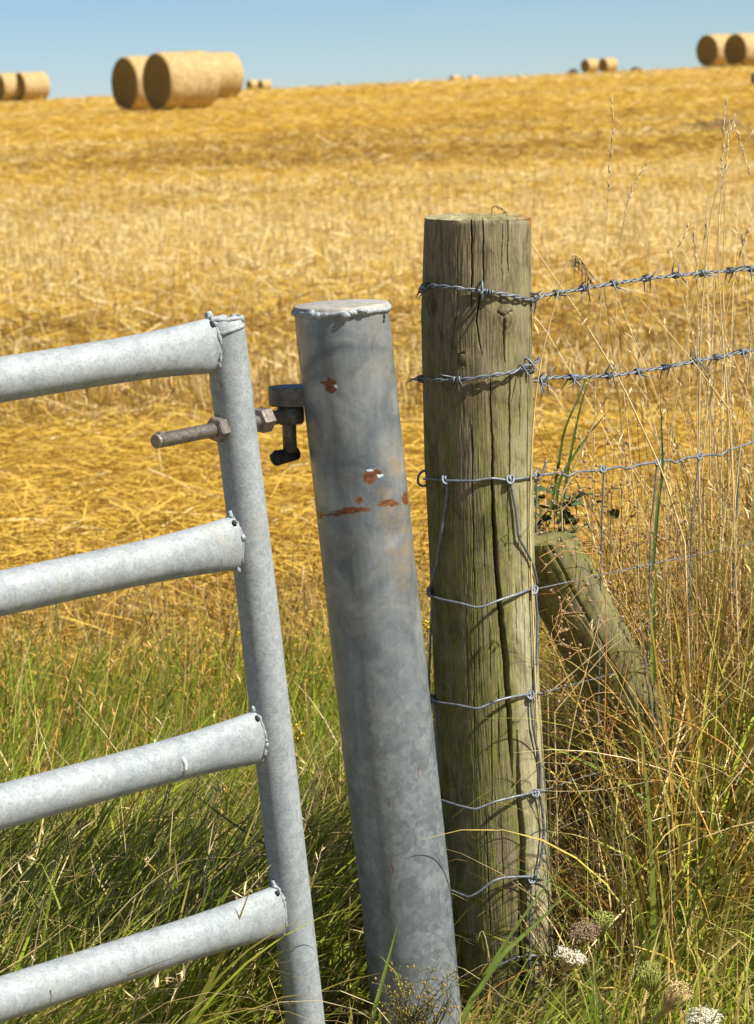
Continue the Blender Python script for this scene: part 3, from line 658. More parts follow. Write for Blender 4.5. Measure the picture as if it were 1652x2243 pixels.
# rails: (joint pixel, left-edge pixel row)
for (jx, jy, y0) in ((474, 755, 832), (524, 1187, 1300), (572, 1612, 1768), (618, 1992, 2190)):
    J = at(jx, jy, GATE.Y - .012); a0 = GATE.axis(jy)
    n = np.array([1, -1, 0.0]) / math.sqrt(2)
    Lp = at_plane(0, y0, J, n); d = Lp - J; ln = np.linalg.norm(d); d /= ln
    tt = np.r_[-.02, 0, .012, .03, .06, .10, .15, .21, .30, .5, .8, 1.3]; r = .0322
    P = [J + d * t for t in tt]; rl = MB()
    fl = [1.40, 1.36, 1.33, 1.28, 1.21, 1.13, 1.06, 1.02, 1, 1, 1, 1]; fw = [.52, .56, .60, .68, .80, .90, .96, 1, 1, 1, 1, 1]
    fine_t = np.linspace(-.02, 1.3, 140); fl = np.interp(fine_t, tt, fl); fw = np.interp(fine_t, tt, fw)
    ker = np.ones(9) / 9; fl = np.convolve(np.pad(fl, 4, 'edge'), ker, 'valid'); fw = np.convolve(np.pad(fw, 4, 'edge'), ker, 'valid')
    rl.tube([J + d * t for t in fine_t], r, 40, sq=list(zip(fw, fl)))
    rail = rl.build('rail', M_gate, gate)
    # weld where the flattened end meets the stile: an ellipse of lumps
    up = np.array([0, 0, 1.0]); sd_ = np.cross(d, up); sd_ /= np.linalg.norm(sd_); wb_ = MB(); pts_ = []
    for a in np.linspace(0, 2 * math.pi, 40):
        p = J + up * r * 1.33 * math.sin(a) + sd_ * r * .60 * math.cos(a)
        q = p - GATE.axis(jy); q[2] = 0
        # slide along the rail direction until the stile surface is met
        t = 0.0
        for _ in range(60):
            pp = p + d * t; ax_ = np.interp(pp[2], [GATE.axis(jy + 150)[2], GATE.axis(jy - 150)[2]], [GATE.axis(jy + 150)[0], GATE.axis(jy - 150)[0]])
            if math.hypot(pp[0] - ax_, pp[1] - GATE.Y) < RG: t += .001
            else: t -= .001
        pts_.append(p + d * (t + .001))
    wb_.tube(np.array(pts_) + RNG.normal(0, .0008, (40, 3)), .0006 + .0050 * fbm(np.arange(40) * .9, np.full(40, jy), 9, 2) ** 2, 8, cap=False)
    for _ in range(7):
        q = pts_[RNG.integers(40)]; wb_.blob(q, .003 + .003 * RNG.random(), 8, 6, (1, 1, 1.2), .5)
    wb_.blob(pts_[10] + up * .002, .006, 9, 6, (1, 1, 1.3), .5)
    dh = MB(); q = pts_[14]; dh.blob(q + (CAM - q) / np.linalg.norm(CAM - q) * .001 + d * .006, .0042, 8, 6, (1, 1, 1.3), .4); dh.build('drain_hole', M_black, rail)  # solid black blob stands in for the dark of the hole
    wb_.build('weld_bead', M_weld, rail)
    if jy == 1612:
        spl = MB(); k3 = [(371, 1652), (374, 1660), (376, 1668), (376.5, 1675), (376, 1682)]
        Q = [at_plane(x, y, J, n) + np.array([.7, -.7, 0]) * 0 for x, y in k3]; ctr = J + d * np.dot(Q[2] - J, d)
        S = []
        for q in Q:
            v = q - ctr; v -= d * np.dot(v, d); hgt = np.clip(v[2] / r, -.95, .95); S.append(ctr + d * np.dot(q - ctr, d) + up * r * hgt + sd_ * np.sign(np.dot(sd_, CAM - ctr)) * r * math.sqrt(1 - hgt ** 2))
        spl.tube(S, [.002, .003, .003, .0026, .0034], 8); spl.build('splash_mark', M_drop, rail)
for off in (1.28,):
    a = at(572, 1612, GATE.Y - .012); L4 = at_plane(0, 1768, a, np.array([1, -1, 0]) / math.sqrt(2)); d = (L4 - a) / np.linalg.norm(L4 - a)
    p = a + d * off; st2 = MB(); st2.tube([[p[0], p[1], .12], [p[0], p[1], 1.32]], RG, 24); st2.build('stile', M_gate, gate)

# hinge: threaded bolt through the stile, two nuts, eye; bracket and pin on the steel post
B0 = at(340, 967, 3.575); B1 = at(637, 908, 3.800); bd = (B1 - B0) / np.linalg.norm(B1 - B0); BL = np.linalg.norm(B1 - B0); rb = .0115
hb = MB(); tt = []; rr = []
t = 0.0; thr_end = BL * .80; pitch_ = .0078
tt.append(0); rr.append(rb * .86); tt.append(.0015); rr.append(rb * .97)
t = .004
while t < thr_end:
    tt += [t, t + pitch_ * .5]; rr += [rb, rb * .70]; t += pitch_
tt += [thr_end + .004, BL - .012]; rr += [rb * .98, rb]
hb.tube([B0 + bd * t for t in tt], rr, 20)
hb.blob(B0 + bd * .012 + np.array([0, 0, rb * .95]), .006, 8, 6, (1.3, 1, .5), .4)
bolt = hb.build('hinge_bolt', M_bolt, gate, smooth=False)
def nut(px, hgt, tx, name='nut'):
    tpar = np.dot(at(px[0], px[1], B0[1] + (B1[1] - B0[1]) * (px[0] - 340) / 297.0) - B0, bd); c = B0 + bd * tpar
    A = np.cross(bd, [0, 0, 1.0]); A /= np.linalg.norm(A); Bv = np.cross(bd, A); nb_ = MB()
    V = []; ths = np.arange(6) * math.pi / 3 + tx
    for (u, s) in ((-.5, .82), (-.5, .90), (-.38, 1), (.38, 1), (.5, .90), (.5, .82)):
        V.append(np.array([c + bd * hgt * u + (A * math.cos(a) + Bv * math.sin(a)) * .0208 * s for a in ths]))
    V = np.concatenate(V); F = [(i * 6 + j, i * 6 + (j + 1) % 6, (i + 1) * 6 + (j + 1) % 6, (i + 1) * 6 + j) for i in range(5) for j in range(6)]
    F += [tuple(range(6)), tuple(reversed(range(30, 36)))]
    nb_.add(V, F); nb_.build(name, M_bolt, bolt, smooth=False)
nut((477, 944), .022, .25); nut((574, 921), .024, .05)
eye = MB(); pinc = B1.copy()
th = np.linspace(0, 2 * math.pi, 33)[:-1]; ro, ri, hh = .0215, .0118, .0145
V = []
for (r_, z_) in ((ri, -hh), (ro - .003, -hh), (ro, -hh + .005), (ro, hh - .005), (ro - .003, hh), (ri, hh)):
    V.append(np.stack([pinc[0] + r_ * np.cos(th), pinc[1] + r_ * np.sin(th), np.full(32, pinc[2] + z_)], -1))
F = [(i * 32 + j, i * 32 + (j + 1) % 32, ((i + 1) % 6) * 32 + (j + 1) % 32, ((i + 1) % 6) * 32 + j) for i in range(6) for j in range(32)]
eye.add(np.concatenate(V), F); eye.build('bolt_eye', M_iron, bolt)
# bracket
bk = MB(); zt = at(620, 852, pinc[1])[2] + .004; zb = pinc[2] + hh + .001
sx_ = np.array([1, 1, 0]) / math.sqrt(2)
dirp = np.array([STEEL.axis(860)[0] - pinc[0], STEEL.axis(860)[1] - pinc[1], 0]); dl = np.linalg.norm(dirp); dirp /= dl; sdp = np.array([-dirp[1], dirp[0], 0])
outl = [(-.030 * math.cos(a), .027 * math.sin(a)) for a in np.linspace(-math.pi / 2, math.pi / 2, 15)] ; hw_ = .027
outl = [(-.004 - .030 * math.cos(a), hw_ * math.sin(a)) for a in np.linspace(-math.pi / 2, math.pi / 2, 15)] + [(dl - .06, hw_), (dl - .06, -hw_)]
O = np.array([pinc + dirp * u + sdp * v for u, v in outl]); O[:, 2] = 0; kk = len(O); cc = O.mean(0)
rings = []
for z_, s in ((zb, .97), (zb + .002, 1), (zt - .002, 1), (zt, .97)):
    q = cc + (O - cc) * s; q[:, 2] = z_; rings.append(q)
bk.add(np.concatenate(rings), [(i * kk + j, i * kk + (j + 1) % kk, (i + 1) * kk + (j + 1) % kk, (i + 1) * kk + j) for i in range(3) for j in range(kk)] + [tuple(reversed(range(kk))), tuple(range(3 * kk, 4 * kk))])
brk = bk.build('hinge_bracket', M_iron, steel, smooth=False)
pn = MB(); zl = at(630, 990, pinc[1])[2]
pn.tube([[pinc[0] - .003, pinc[1], zb + .004], [pinc[0] - .004, pinc[1], zl]], .0112, 20)
pin = pn.build('hinge_pin', M_iron, brk)
tb = MB(); c = np.array([pinc[0] - .004, pinc[1], zl - .004]); A = at(608, 1003, pinc[1] - .012); Bq = at(653, 992, pinc[1] + .012)
tb.tube([A, A * .97 + Bq * .03, A * .5 + Bq * .5, A * .06 + Bq * .94, Bq], [.006, .0118, .0112, .0105, .006], 14); tb.blob(A, .0125, 12, 8, (1, 1, 1), .2)
tb.build('pin_stop', M_black, pin)

# ------------------------------------------------------------------ wires
FN = np.array([1, -1, 0.0]) / math.sqrt(2)
def fence_pt(px, py, off=0.0):
    p0 = WOOD.axis(py) + np.array([WOOD.rad(py) * .9, 0, 0]); return at_plane(px, py, p0 + FN * off, FN)
def resample(P, step):
    P = np.asarray(P, float); s = np.r_[0, np.cumsum(np.linalg.norm(np.diff(P, axis=0), axis=1))]; m_ = max(3, int(s[-1] / step) + 1)
    t = np.linspace(0, s[-1], m_); Q = np.stack([np.interp(t, s, P[:, i]) for i in range(3)], -1)
    for _ in range(2): Q[1:-1] = (Q[:-2] + 2 * Q[1:-1] + Q[2:]) / 4
    return Q
def frame(P):
    T = np.gradient(P, axis=0); T /= np.linalg.norm(T, axis=1)[:, None]; A = np.cross(T, [0, 0, 1.0]); A /= np.linalg.norm(A, axis=1)[:, None]; return T, A, np.cross(A, T)
def wire_path(pts):
    """pts: (px, py, mode) mode p=on the post with stand-off, f=fence plane, b=behind the left side of post"""
    out = []
    for q in pts:
        if q[2] == 'p': out.append(WOOD.on(q[0], q[1], q[3] if len(q) > 3 else .004))
        elif q[2] == 'b': out.append(WOOD.on(0, q[1], .004, th=q[0]))
        else: out.append(fence_pt(q[0], q[1], q[3] if len(q) > 3 else 0))
    return out
def barbed(name, pts, barbs, label):
    P = resample(wire_path(pts), .004); T, A, B = frame(P); s = np.r_[0, np.cumsum(np.linalg.norm(np.diff(P, axis=0), axis=1))]
    root = thing(name, P[0], label, 'barbed wire', 'barbed wire strands')
    for q in (0, math.pi):
        ph = s * 2 * math.pi / .050 + q + .6 * np.sin(s * 9)
        S = P + (A * np.cos(ph)[:, None] + B * np.sin(ph)[:, None]) * .0020
        k = MB(); k.tube(S, .00165, 7); k.build('strand', M_wire, root)
    scr = [np.array([np.dot(p - CAM, Rv), np.dot(p - CAM, Uv)]) / np.dot(p - CAM, Fw) * FPX for p in P]
    sxy = np.array([[VW / 2 + a[0], VH / 2 - a[1]] for a in scr])
    for (bx, by, spin) in barbs:
        i = int(np.argmin((sxy[:, 0] - bx) ** 2 + (sxy[:, 1] - by) ** 2 * .3)); i = min(max(i, 4), len(P) - 5); c = P[i]; t, a, b_ = T[i], A[i], B[i]; k = MB()
        for kk, (sg, sh) in enumerate(((1, -.0032), (-1, .0032))):
            H = []
            for u in np.linspace(0, 1, 26):
                ph = spin + kk * 1.5 + sg * u * 2 * math.pi * 1.6; H.append(c + t * (sh + (u - .5) * .006) + (a * math.cos(ph) + b_ * math.sin(ph)) * .0048)
            for e, sgn in ((0, -1), (-1, 1)):
                ph = spin + kk * 1.5 + (0 if e == 0 else sg * 2 * math.pi * 1.6); tang = (-a * math.sin(ph) + b_ * math.cos(ph)) * sg * sgn
                tipd = tang + t * (.45 * (RNG.random() - .5) + .35 * sgn) ; tipd /= np.linalg.norm(tipd)
                tip = [H[e] + tipd * .011, H[e] + tipd * (.021 + .009 * RNG.random())]
                H = ([tip[1], tip[0]] + H) if e == 0 else (H + tip)
            rr_ = np.full(len(H), .0014); rr_[0] = rr_[-1] = .0006; k.tube(H, rr_, 6)
        k.build('barb', M_wire, root)
    return root
barbed('barbed_wire', [(-1.75, 640, 'b'), (-1.45, 634, 'b'), (930, 628, 'p', .004), (960, 625, 'p', .010), (1000, 629, 'p', .010), (1050, 637, 'p', .004), (1080, 641, 'p', .006), (1120, 648, 'p', .009), (1150, 655, 'p', .006), (1163, 656, 'p', .004), (1178, 654, 'f'), (1192, 646, 'f'), (1222, 641, 'f'), (1278, 632, 'f'), (1345, 620, 'f'), (1430, 608, 'f'), (1530, 598, 'f'), (1652, 588, 'f'), (1900, 566, 'f'), (2300, 535, 'f')],
       [(932, 630, .3), (1072, 641, 1.3), (1168, 656, 2.0), (1222, 642, 1.0), (1278, 632, 2.1), (1345, 620, .6), (1415, 610, 1.8), (1480, 604, 2.6), (1540, 597, .9), (1598, 592, 1.6), (1645, 588, .2)], 'topmost barbed wire strand, stapled across the upper part of the wooden post')
barbed('barbed_wire', [(-1.8, 832, 'b'), (-1.4, 830, 'b'), (925, 829, 'p', .004), (960, 832, 'p', .008), (985, 833, 'p', .006), (1030, 829, 'p', .006), (1080, 820, 'p', .010), (1110, 815, 'p', .012), (1140, 804, 'p', .006), (1160, 793, 'p', .010), (1183, 786, 'f', -.01)],
       [(918, 828, .5), (1000, 832, 1.9), (1146, 803, .9)], 'short lower barbed wire tail wrapped round the wooden post, ending in a cut tip')
barbed('barbed_wire', [(1.62, 836, 'b'), (1182, 832, 'f'), (1215, 826, 'f'), (1270, 826, 'f'), (1345, 822, 'f'), (1400, 813, 'f'), (1470, 802, 'f'), (1530, 789, 'f'), (1600, 776, 'f'), (1652, 765, 'f'), (1900, 738, 'f'), (2300, 694, 'f')],
       [(1185, 830, .4), (1190, 832, 2.0), (1255, 826, 1.1), (1262, 824, .2), (1333, 822, 2.3), (1397, 813, .7), (1458, 805, 1.6), (1520, 790, 2.8), (1570, 782, 1.2), (1628, 770, .4)], 'lower barbed wire strand running right from the side of the wooden post')

def staple(px, py, tilt=.0, h_=.030):
    a = WOOD.on(px, py, -.008); nrm_ = WOOD.on(px, py, .02) - a; nrm_ /= np.linalg.norm(nrm_); up = np.array([math.sin(tilt), 0, math.cos(tilt)])
    p = [a + up * h_ / 2, a + up * h_ / 2 + nrm_ * .010]
    for q in np.linspace(math.pi / 2, -math.pi / 2, 9): p.append(a + nrm_ * (.012 + .010 * math.cos(q)) + up * h_ / 2 * math.sin(q))
    p += [a - up * h_ / 2 + nrm_ * .010, a - up * h_ / 2]
    k = MB(); k.tube(p, .0021, 8); k.build('staple', M_wire, wood)
staple(1055, 636, .05, .030); staple(1152, 801, -.35, .026); staple(1161, 653, .8, .02); staple(934, 1047, .2, .026)

# stock netting
net = thing('stock_netting', fence_pt(1500, 2100), 'grey woven wire stock netting stretched round the wooden post and off to the right', 'wire netting')
def c5(x, y): return (876 + .2652 * x, 931 + .2652 * y)
def c6(x, y): return (876 + .3653 * x, 1423.8 + .3653 * y)
def c7(x, y): return (1122.6 + .3206 * x, 492.8 + .3206 * y)
RW = .00215
def netwire(name, pts, r=RW):
    k = MB(); k.tube(resample(wire_path(pts), .004), r, 8); return k.build(name, M_wire, net)
def P_(f, L, o): return [(*f(x, y), 'p', (o[i] if isinstance(o, (list, tuple)) else o)) for i, (x, y) in enumerate(L)]
netwire('line_wire', P_(c5, [(205, 445), (260, 440), (390, 455), (600, 460), (760, 435), (880, 455), (1000, 440), (1085, 420)], [.003, .004, .006, .005, .004, .003, .003, .006]) + [(1170, 1040, 'f', .004), (1176, 1032, 'f', .006), (1177, 1026, 'f', -.004)])
H1r = [(140, 1725), (220, 1705), (320, 1690), (380, 1720), (440, 1685), (620, 1675), (740, 1650), (790, 1670), (850, 1640), (990, 1620), (1080, 1605), (1110, 1630), (1180, 1590), (1280, 1580), (1380, 1565), (1420, 1580), (1460, 1545), (1570, 1510), (1652, 1480)]
netwire('line_wire', [(*c7(x, y), 'f') for x, y in H1r] + [(1800, 945, 'f'), (2200, 890, 'f')])
netwire('line_wire', [(1168, 1056, 'f'), (1178, 1052, 'f', .01), (1190, 1036, 'f', .012), (1197, 1008, 'f', .012)], .0021)
netwire('line_wire', [(-1.5, 1297, 'b')] + P_(c5, [(215, 1380), (300, 1400), (400, 1425), (540, 1450), (640, 1485), (700, 1475), (800, 1435), (950, 1395), (1060, 1355), (1120, 1345)], [.006, .012, .018, .022, .022, .020, .013, .006, .003, .004]))
netwire('line_wire', [(-1.5, 1530, 'b')] + P_(c6, [(240, 300), (300, 305), (390, 310), (480, 330), (570, 290), (650, 275), (750, 265), (800, 260), (840, 262)], [.010, .018, .024, .026, .017, .010, .004, .003, .003]) + [(1.75, 1522, 'b')])
netwire('line_wire', [(-1.3, 1742, 'b')] + P_(c6, [(250, 880), (330, 890), (400, 905), (480, 925), (570, 885), (700, 865), (800, 850), (830, 845), (880, 848)], [.012, .022, .028, .030, .022, .010, .004, .003, .003]) + [(1.8, 1735, 'b')])
netwire('line_wire', [(-1.2, 1935, 'b')] + P_(c6, [(300, 1410), (380, 1420), (460, 1448), (500, 1420), (560, 1360), (620, 1348), (750, 1355), (830, 1370), (910, 1385)], [.016, .026, .032, .028, .022, .014, .004, .003, .003]) + [(1.8, 1930, 'b')])
netwire('line_wire', [(-1.0, 2140, 'b')] + P_(c6, [(590, 1890), (680, 1840), (740, 1830), (830, 1825), (900, 1840)], .006) + [(1.8, 2105, 'b')])
for yy, y2 in ((1290, 1190), (1520, 1400), (1735, 1590), (1930, 1765), (2105, 1925)):
    netwire('line_wire', [(1176, yy, 'f'), (1340, yy - (yy - y2) * .36, 'f'), (1500, yy - (yy - y2) * .7, 'f'), (1652, y2, 'f'), (1900, y2 - 50, 'f')], .0011)
netwire('stay_wire', P_(c5, [(385, 435), (405, 500), (402, 600), (375, 820), (330, 1130), (285, 1370)], [.006, .004, .005, .007, .006, .010]))
netwire('stay_wire', P_(c5, [(300, 1390), (310, 1430), (297, 1800), (290, 2060)], .010) + P_(c6, [(210, 60), (210, 285)], .010))
netwire('stay_wire', P_(c6, [(236, 300), (246, 400), (255, 600), (262, 830), (246, 862), (258, 890), (255, 950)], .010))
netwire('stay_wire', P_(c5, [(900, 440), (915, 540), (940, 700), (960, 930), (1040, 1070), (1090, 1200), (1115, 1310)], [.004, .004, .006, .007, .006, .005, .004]))
netwire('stay_wire', P_(c5, [(1095, 1370), (1098, 1450), (1110, 1600), (1105, 1830), (1100, 2000)], .006) + P_(c6, [(797, 150), (795, 250)], .004))
netwire('stay_wire', P_(c6, [(772, 280), (772, 350), (780, 450), (825, 700), (825, 870)], .006))
netwire('stay_wire', P_(c6, [(815, 860), (830, 960), (840, 1080), (825, 1250), (792, 1370)], .008))
netwire('stay_wire', P_(c6, [(772, 1400), (772, 1500), (765, 1600), (770, 1780), (760, 1830), (768, 2000), (770, 2240)], .008))
for pts in ([(1173, 1045), (1176, 1070), (1175, 1110), (1174, 1167)], [c7(625, 1665), c7(620, 1800), c7(612, 2000), (1316, 1290), (1312, 1500), (1305, 1800)], [c7(990, 1620), c7(970, 1850), c7(945, 2050), (1424, 1250), (1416, 1500), (1405, 1800)], [c7(1275, 1580), c7(1250, 1800), c7(1230, 1950), (1514, 1200), (1502, 1500), (1490, 1800)], [(1622, 985), (1610, 1200), (1590, 1600)]):
    netwire('stay_wire', [(x, y, 'f') for x, y in pts], .0016)
def knot(px, py, mode='p', s=1.0):
    c = WOOD.on(px, py, .004) if mode == 'p' else fence_pt(px, py); v = (CAM - c) / np.linalg.norm(CAM - c); A = np.cross(v, [0, 0, 1.0]); A /= np.linalg.norm(A); B = np.cross(A, v); k = MB(); P = []
    for u in np.linspace(0, 1, 30):
        a = u * 2 * math.pi * 1.75; P.append(c + A * (.0042 * math.cos(a) * .9 + .007 * (u - .5)) * s + B * .0058 * math.sin(a) * s + v * .0050 * math.cos(a * 1.0 + .8) * s)
    k.tube(P, .0019 * s, 7); k.build('knot', M_wire, net)
for q in ((979, 1050), (1114, 1050), (948, 1296), (1164, 1292), (954, 1531), (1157, 1522), (966, 1745), (1168, 1737), (1161, 1925), (1152, 2093)): knot(*q, s=1.15)
for q in (c7(620, 1668), c7(990, 1620), c7(1278, 1580), (1174, 1044)): knot(*q, mode='f', s=.95)

# ------------------------------------------------------------------ verge grass
EX = []   # exclusion circles (posts)
def mk(nm, label, cat, kinds, M):
    Vs, Qs, Cs = [], [], []; nv = 0
    for P, Wd, side, C in kinds:
        V, Q = ribbons(P, Wd, side); Vs.append(V); Qs.append(Q + nv); nv += len(V)
        if C.ndim == 2: C = np.repeat(C[:, None, :], P.shape[1], 1)
        Cs.append(np.repeat(C, 2, axis=1).reshape(-1, 3))
    o = fast_mesh(nm, np.concatenate(Vs), np.concatenate(Qs), M, cols=np.concatenate(Cs), smooth=False)
    return tag(o, label, cat, kind='stuff')
def scatter(n, x0, x1, y0, y1, free=False):
    x = x0 + (x1 - x0) * RNG.random(n); y = y0 + (y1 - y0) * RNG.random(n)
    if not free:
        k = (y > 3.88 + np.minimum(x + .10, 0)) ; x, y = x[k], y[k]
    return x, y
def blade_set(x, y, Lr, wr, azm, azs, tilt, tilts, bend, bends, cols, S=5, tipdry=0.0, z=0.0, wpow=1.6):
    n = len(x); L = Lr[0] + (Lr[1] - Lr[0]) * RNG.random(n) ** 1.2; az = RNG.normal(azm, azs, n)
    P = curves(np.stack([x, y, gz(x, y) + z], -1), L, az, np.abs(RNG.normal(tilt, tilts, n)), RNG.normal(bend, bends, n), S)
    P[:, :, 2] = np.maximum(P[:, :, 2], .008 + .03 * RNG.random((n, 1)))
    t = np.linspace(0, 1, S + 1); prof = np.clip(1.05 - t ** wpow, .06, 1) * np.clip(.55 + t * 2, 0, 1)
    Wd = (wr[0] + (wr[1] - wr[0]) * RNG.random(n) ** 1.5)[:, None] * prof[None]
    a2 = az + math.pi / 2 + RNG.normal(0, .9, n); side = np.stack([np.cos(a2), np.sin(a2), RNG.normal(0, .25, n)], -1); side /= np.linalg.norm(side, axis=1)[:, None]
    k = RNG.integers(0, len(cols), n); C = np.array(cols)[k] * (.75 + .5 * RNG.random((n, 1)))
    C = np.repeat(C[:, None, :], S + 1, 1)
    if tipdry:
        m_ = (t[None, :, None] ** 2) * (RNG.random((n, 1, 1)) < tipdry); C = C * (1 - m_) + np.array([.42, .30, .10]) * m_
    return P, Wd, side, C
def stalk_set(x, y, Lr, azm, azs, tilt, tilts, cols, head, heads_col, w=.0009):
    """seed stalks: thin stem with a loose panicle of spikelets"""
    n = len(x); L = Lr[0] + (Lr[1] - Lr[0]) * RNG.random(n); az = RNG.normal(azm, azs, n); S = 7
    P = curves(np.stack([x, y, gz(x, y)], -1), L, az, np.abs(RNG.normal(tilt, tilts, n)), RNG.normal(.25, .3, n), S)
    C = np.array(cols)[RNG.integers(0, len(cols), n)] * (.8 + .4 * RNG.random((n, 1)))
    a2 = RNG.normal(0, .6, n); side = np.stack([np.cos(a2), np.sin(a2), 0 * a2], -1)
    out = [(P, np.full((n, S + 1), w) * np.linspace(1.2, .7, S + 1), side, C)]
    m_ = head; idx = np.repeat(np.arange(n), m_); u = 1 - .30 * RNG.random(len(idx)) ** .9
    f = u * S; i0 = np.minimum(f.astype(int), S - 1); fr = (f - i0)[:, None]
    root = P[idx, i0] * (1 - fr) + P[idx, i0 + 1] * fr; k = len(idx)
    az2 = RNG.random(k) * 6.28; tl = np.abs(RNG.normal(.55, .35, k)); Ls = .010 + .016 * RNG.random(k)
    Q = curves(root, Ls, az2, tl, RNG.normal(.4, .4, k), 2)
    Wd = np.tile([.0003, .0017, .0004], (k, 1)) * (.6 + .8 * RNG.random((k, 1)))
    a3 = RNG.random(k) * 6.28; sd3 = np.stack([np.cos(a3), np.sin(a3), 0 * a3], -1)
    C2 = np.array(heads_col)[RNG.integers(0, len(heads_col), k)] * (.75 + .5 * RNG.random((k, 1)))
    out.append((Q, Wd, sd3, C2)); return out
GREEN = [(.20, .27, .026), (.28, .345, .034), (.36, .395, .046), (.12, .19, .02), (.45, .43, .065)]
GRN2 = [(.30, .38, .036), (.40, .44, .055), (.22, .31, .036)]
DRY = [(.56, .39, .13), (.66, .50, .20), (.44, .27, .08), (.34, .20, .055), (.52, .31, .06)]
PALE = [(.74, .60, .30), (.66, .50, .23), (.78, .65, .37)]
RUST = [(.46, .22, .055), (.52, .29, .075), (.36, .17, .05)]
XM = 1.35
# left / centre: green verge
def clump(x, y, amp, base, f=2.6): return base + (fbm(x * f, y * f, 81, 2) - .5) * amp
kinds = []
x, y = scatter(16000, -1.3, .35, 3.1, 6.2); keep = RNG.random(len(x)) < np.clip(1.3 - (y - 5.2) * .8, .2, 1); x, y = x[keep], y[keep]
g = fbm(x * 2.2, y * 2.2, 71, 3); k1 = g < .66
az0 = clump(x, y, 3.0, .25)
kinds.append(blade_set(x[k1], y[k1], (.13, .36), (.0010, .0042), az0[k1], 1.0, .60, .38, .8, .5, GREEN + GRN2, tipdry=.4))
kinds.append(blade_set(x[~k1], y[~k1], (.13, .36), (.0009, .0030), az0[~k1], 1.1, .65, .40, .8, .55, GREEN + GREEN + GRN2 + DRY[:2], tipdry=.35))
x, y = scatter(3800, -1.3, .35, 3.1, 4.7); kinds.append(blade_set(x, y, (.24, .50), (.0009, .0026), clump(x, y, 3, .3), 1.1, .40, .30, 1.3, .6, DRY[:2] + PALE + PALE, S=7))
x, y = scatter(5000, -1.3, .5, 5.9, 6.9); kinds.append(blade_set(x, y, (.10, .28), (.0010, .0024), .4, 1.6, .25, .25, .6, .5, DRY + PALE[:1] + [(.32, .30, .07), (.22, .24, .05)]))
x, y = scatter(4600, -1.2, .0, 2.9, 4.7); kinds.append(blade_set(x, y, (.24, .48), (.0022, .0062), clump(x, y, 2, .25), .35, .50, .16, .7, .3, GRN2 + GREEN[1:3], S=7, tipdry=.3))
x, y = scatter(4500, -.32, .45, 3.6, 5.0); kinds.append(blade_set(x, y, (.12, .32), (.0009, .0028), .2, .9, .95, .25, .5, .4, GREEN + DRY[:2]))
x, y = scatter(2400, -1.3, .35, 3.2, 4.6); kinds.append(blade_set(x, y, (.12, .34), (.0009, .0026), .3, 1.2, 1.15, .35, .3, .5, PALE + DRY[:2] + GRN2, z=.06 + .17 * RNG.random(len(x))))
x, y = scatter(6500, -1.3, .40, 4.4, 5.9); kinds.append(blade_set(x, y, (.16, .40), (.0009, .0026), clump(x, y, 4, .3), .9, .28, .22, .7, .45, GREEN[:4] + GRN2, tipdry=.15))
mk('verge_grass', 'green and straw-coloured meadow grass of the verge behind and under the gate', 'grass', kinds, M_grass)
kinds = []
x, y = scatter(330, -1.3, .3, 4.3, 6.2); kinds += stalk_set(x, y, (.30, .55), .4, 1.3, .18, .18, DRY + [(.34, .28, .08)], 12, DRY + RUST + [(.26, .14, .05)])
x, y = scatter(90, -1.2, .2, 3.1, 4.4); kinds += stalk_set(x, y, (.28, .46), .3, .6, .45, .2, PALE, 16, PALE)
mk('seeding_grass', 'brownish seed stalks standing in the green verge grass behind the gate', 'seed grass', kinds, M_dry)

# right: tall dry tangle along the fence
kinds = []
def fl_y(x): return 3.95 + (x - .17) * .9          # fence line
def along(n, x0, x1, s0, s1):
    x = x0 + (x1 - x0) * RNG.random(n); y = fl_y(x) + s0 + (s1 - s0) * RNG.random(n); return x, y
DRYT = [tuple(c * .78 for c in q) for q in DRY]
MIXG = [(.20, .27, .035), (.14, .22, .03), (.32, .33, .05), (.48, .40, .07), (.58, .40, .07)]
x, y = along(5600, .31, 1.5, -.26, .65); kinds.append(blade_set(x, y, (.18, .52), (.0010, .0036), clump(x, y, 5, .2), 1.0, .35, .28, .9, .7, DRYT + RUST + PALE[:1] + [(.24, .14, .05)], S=6))
x, y = along(5200, .31, 1.5, -.38, .5); kinds.append(blade_set(x, y, (.15, .50), (.0008, .0018), .2, 2.4, .70, .5, .3, .6, PALE + PALE + DRY[:2], S=5))
x, y = along(900, .47, 1.5, -.42, -.02); kinds.append(blade_set(x, y, (.30, .80), (.0028, .0060), .2, 2.2, .14, .14, 1.5, .6, GRN2 + GREEN[2:3] + [(.52, .40, .06), (.60, .36, .07), (.42, .38, .06)], S=10, tipdry=.7))
x, y = along(2300, .40, 1.5, -.42, .4); kinds.append(blade_set(x, y, (.30, .80), (.0018, .0058), .2, 2.2, .16, .14, .75, .6, MIXG, S=9, tipdry=.5))
x, y = along(1300, .42, 1.5, -.35, .5); kinds.append(blade_set(x, y, (.40, .95), (.0014, .0042), .2, 2.2, .12, .10, .8, .7, DRYT + RUST + MIXG[3:], S=9))
x, y = along(4200, .33, 1.5, -.50, .0); kinds.append(blade_set(x, y, (.10, .32), (.0012, .0044), clump(x, y, 4, .3), .8, .4, .3, .8, .5, GREEN + MIXG + DRY[:2], tipdry=.35))
x, y = along(2600, .24, 1.5, .5, 1.6); kinds.append(blade_set(x, y, (.20, .60), (.0009, .0024), .2, 2.2, .25, .2, .6, .5, DRYT + RUST, S=5))
x, y = along(3400, .49, 1.5, -.20, .45); kinds.append(blade_set(x, y, (.45, 1.02), (.0012, .0038), .2, 2.2, .20, .18, .8, .6, DRYT + PALE[:1] + MIXG + RUST, S=9, tipdry=.5))
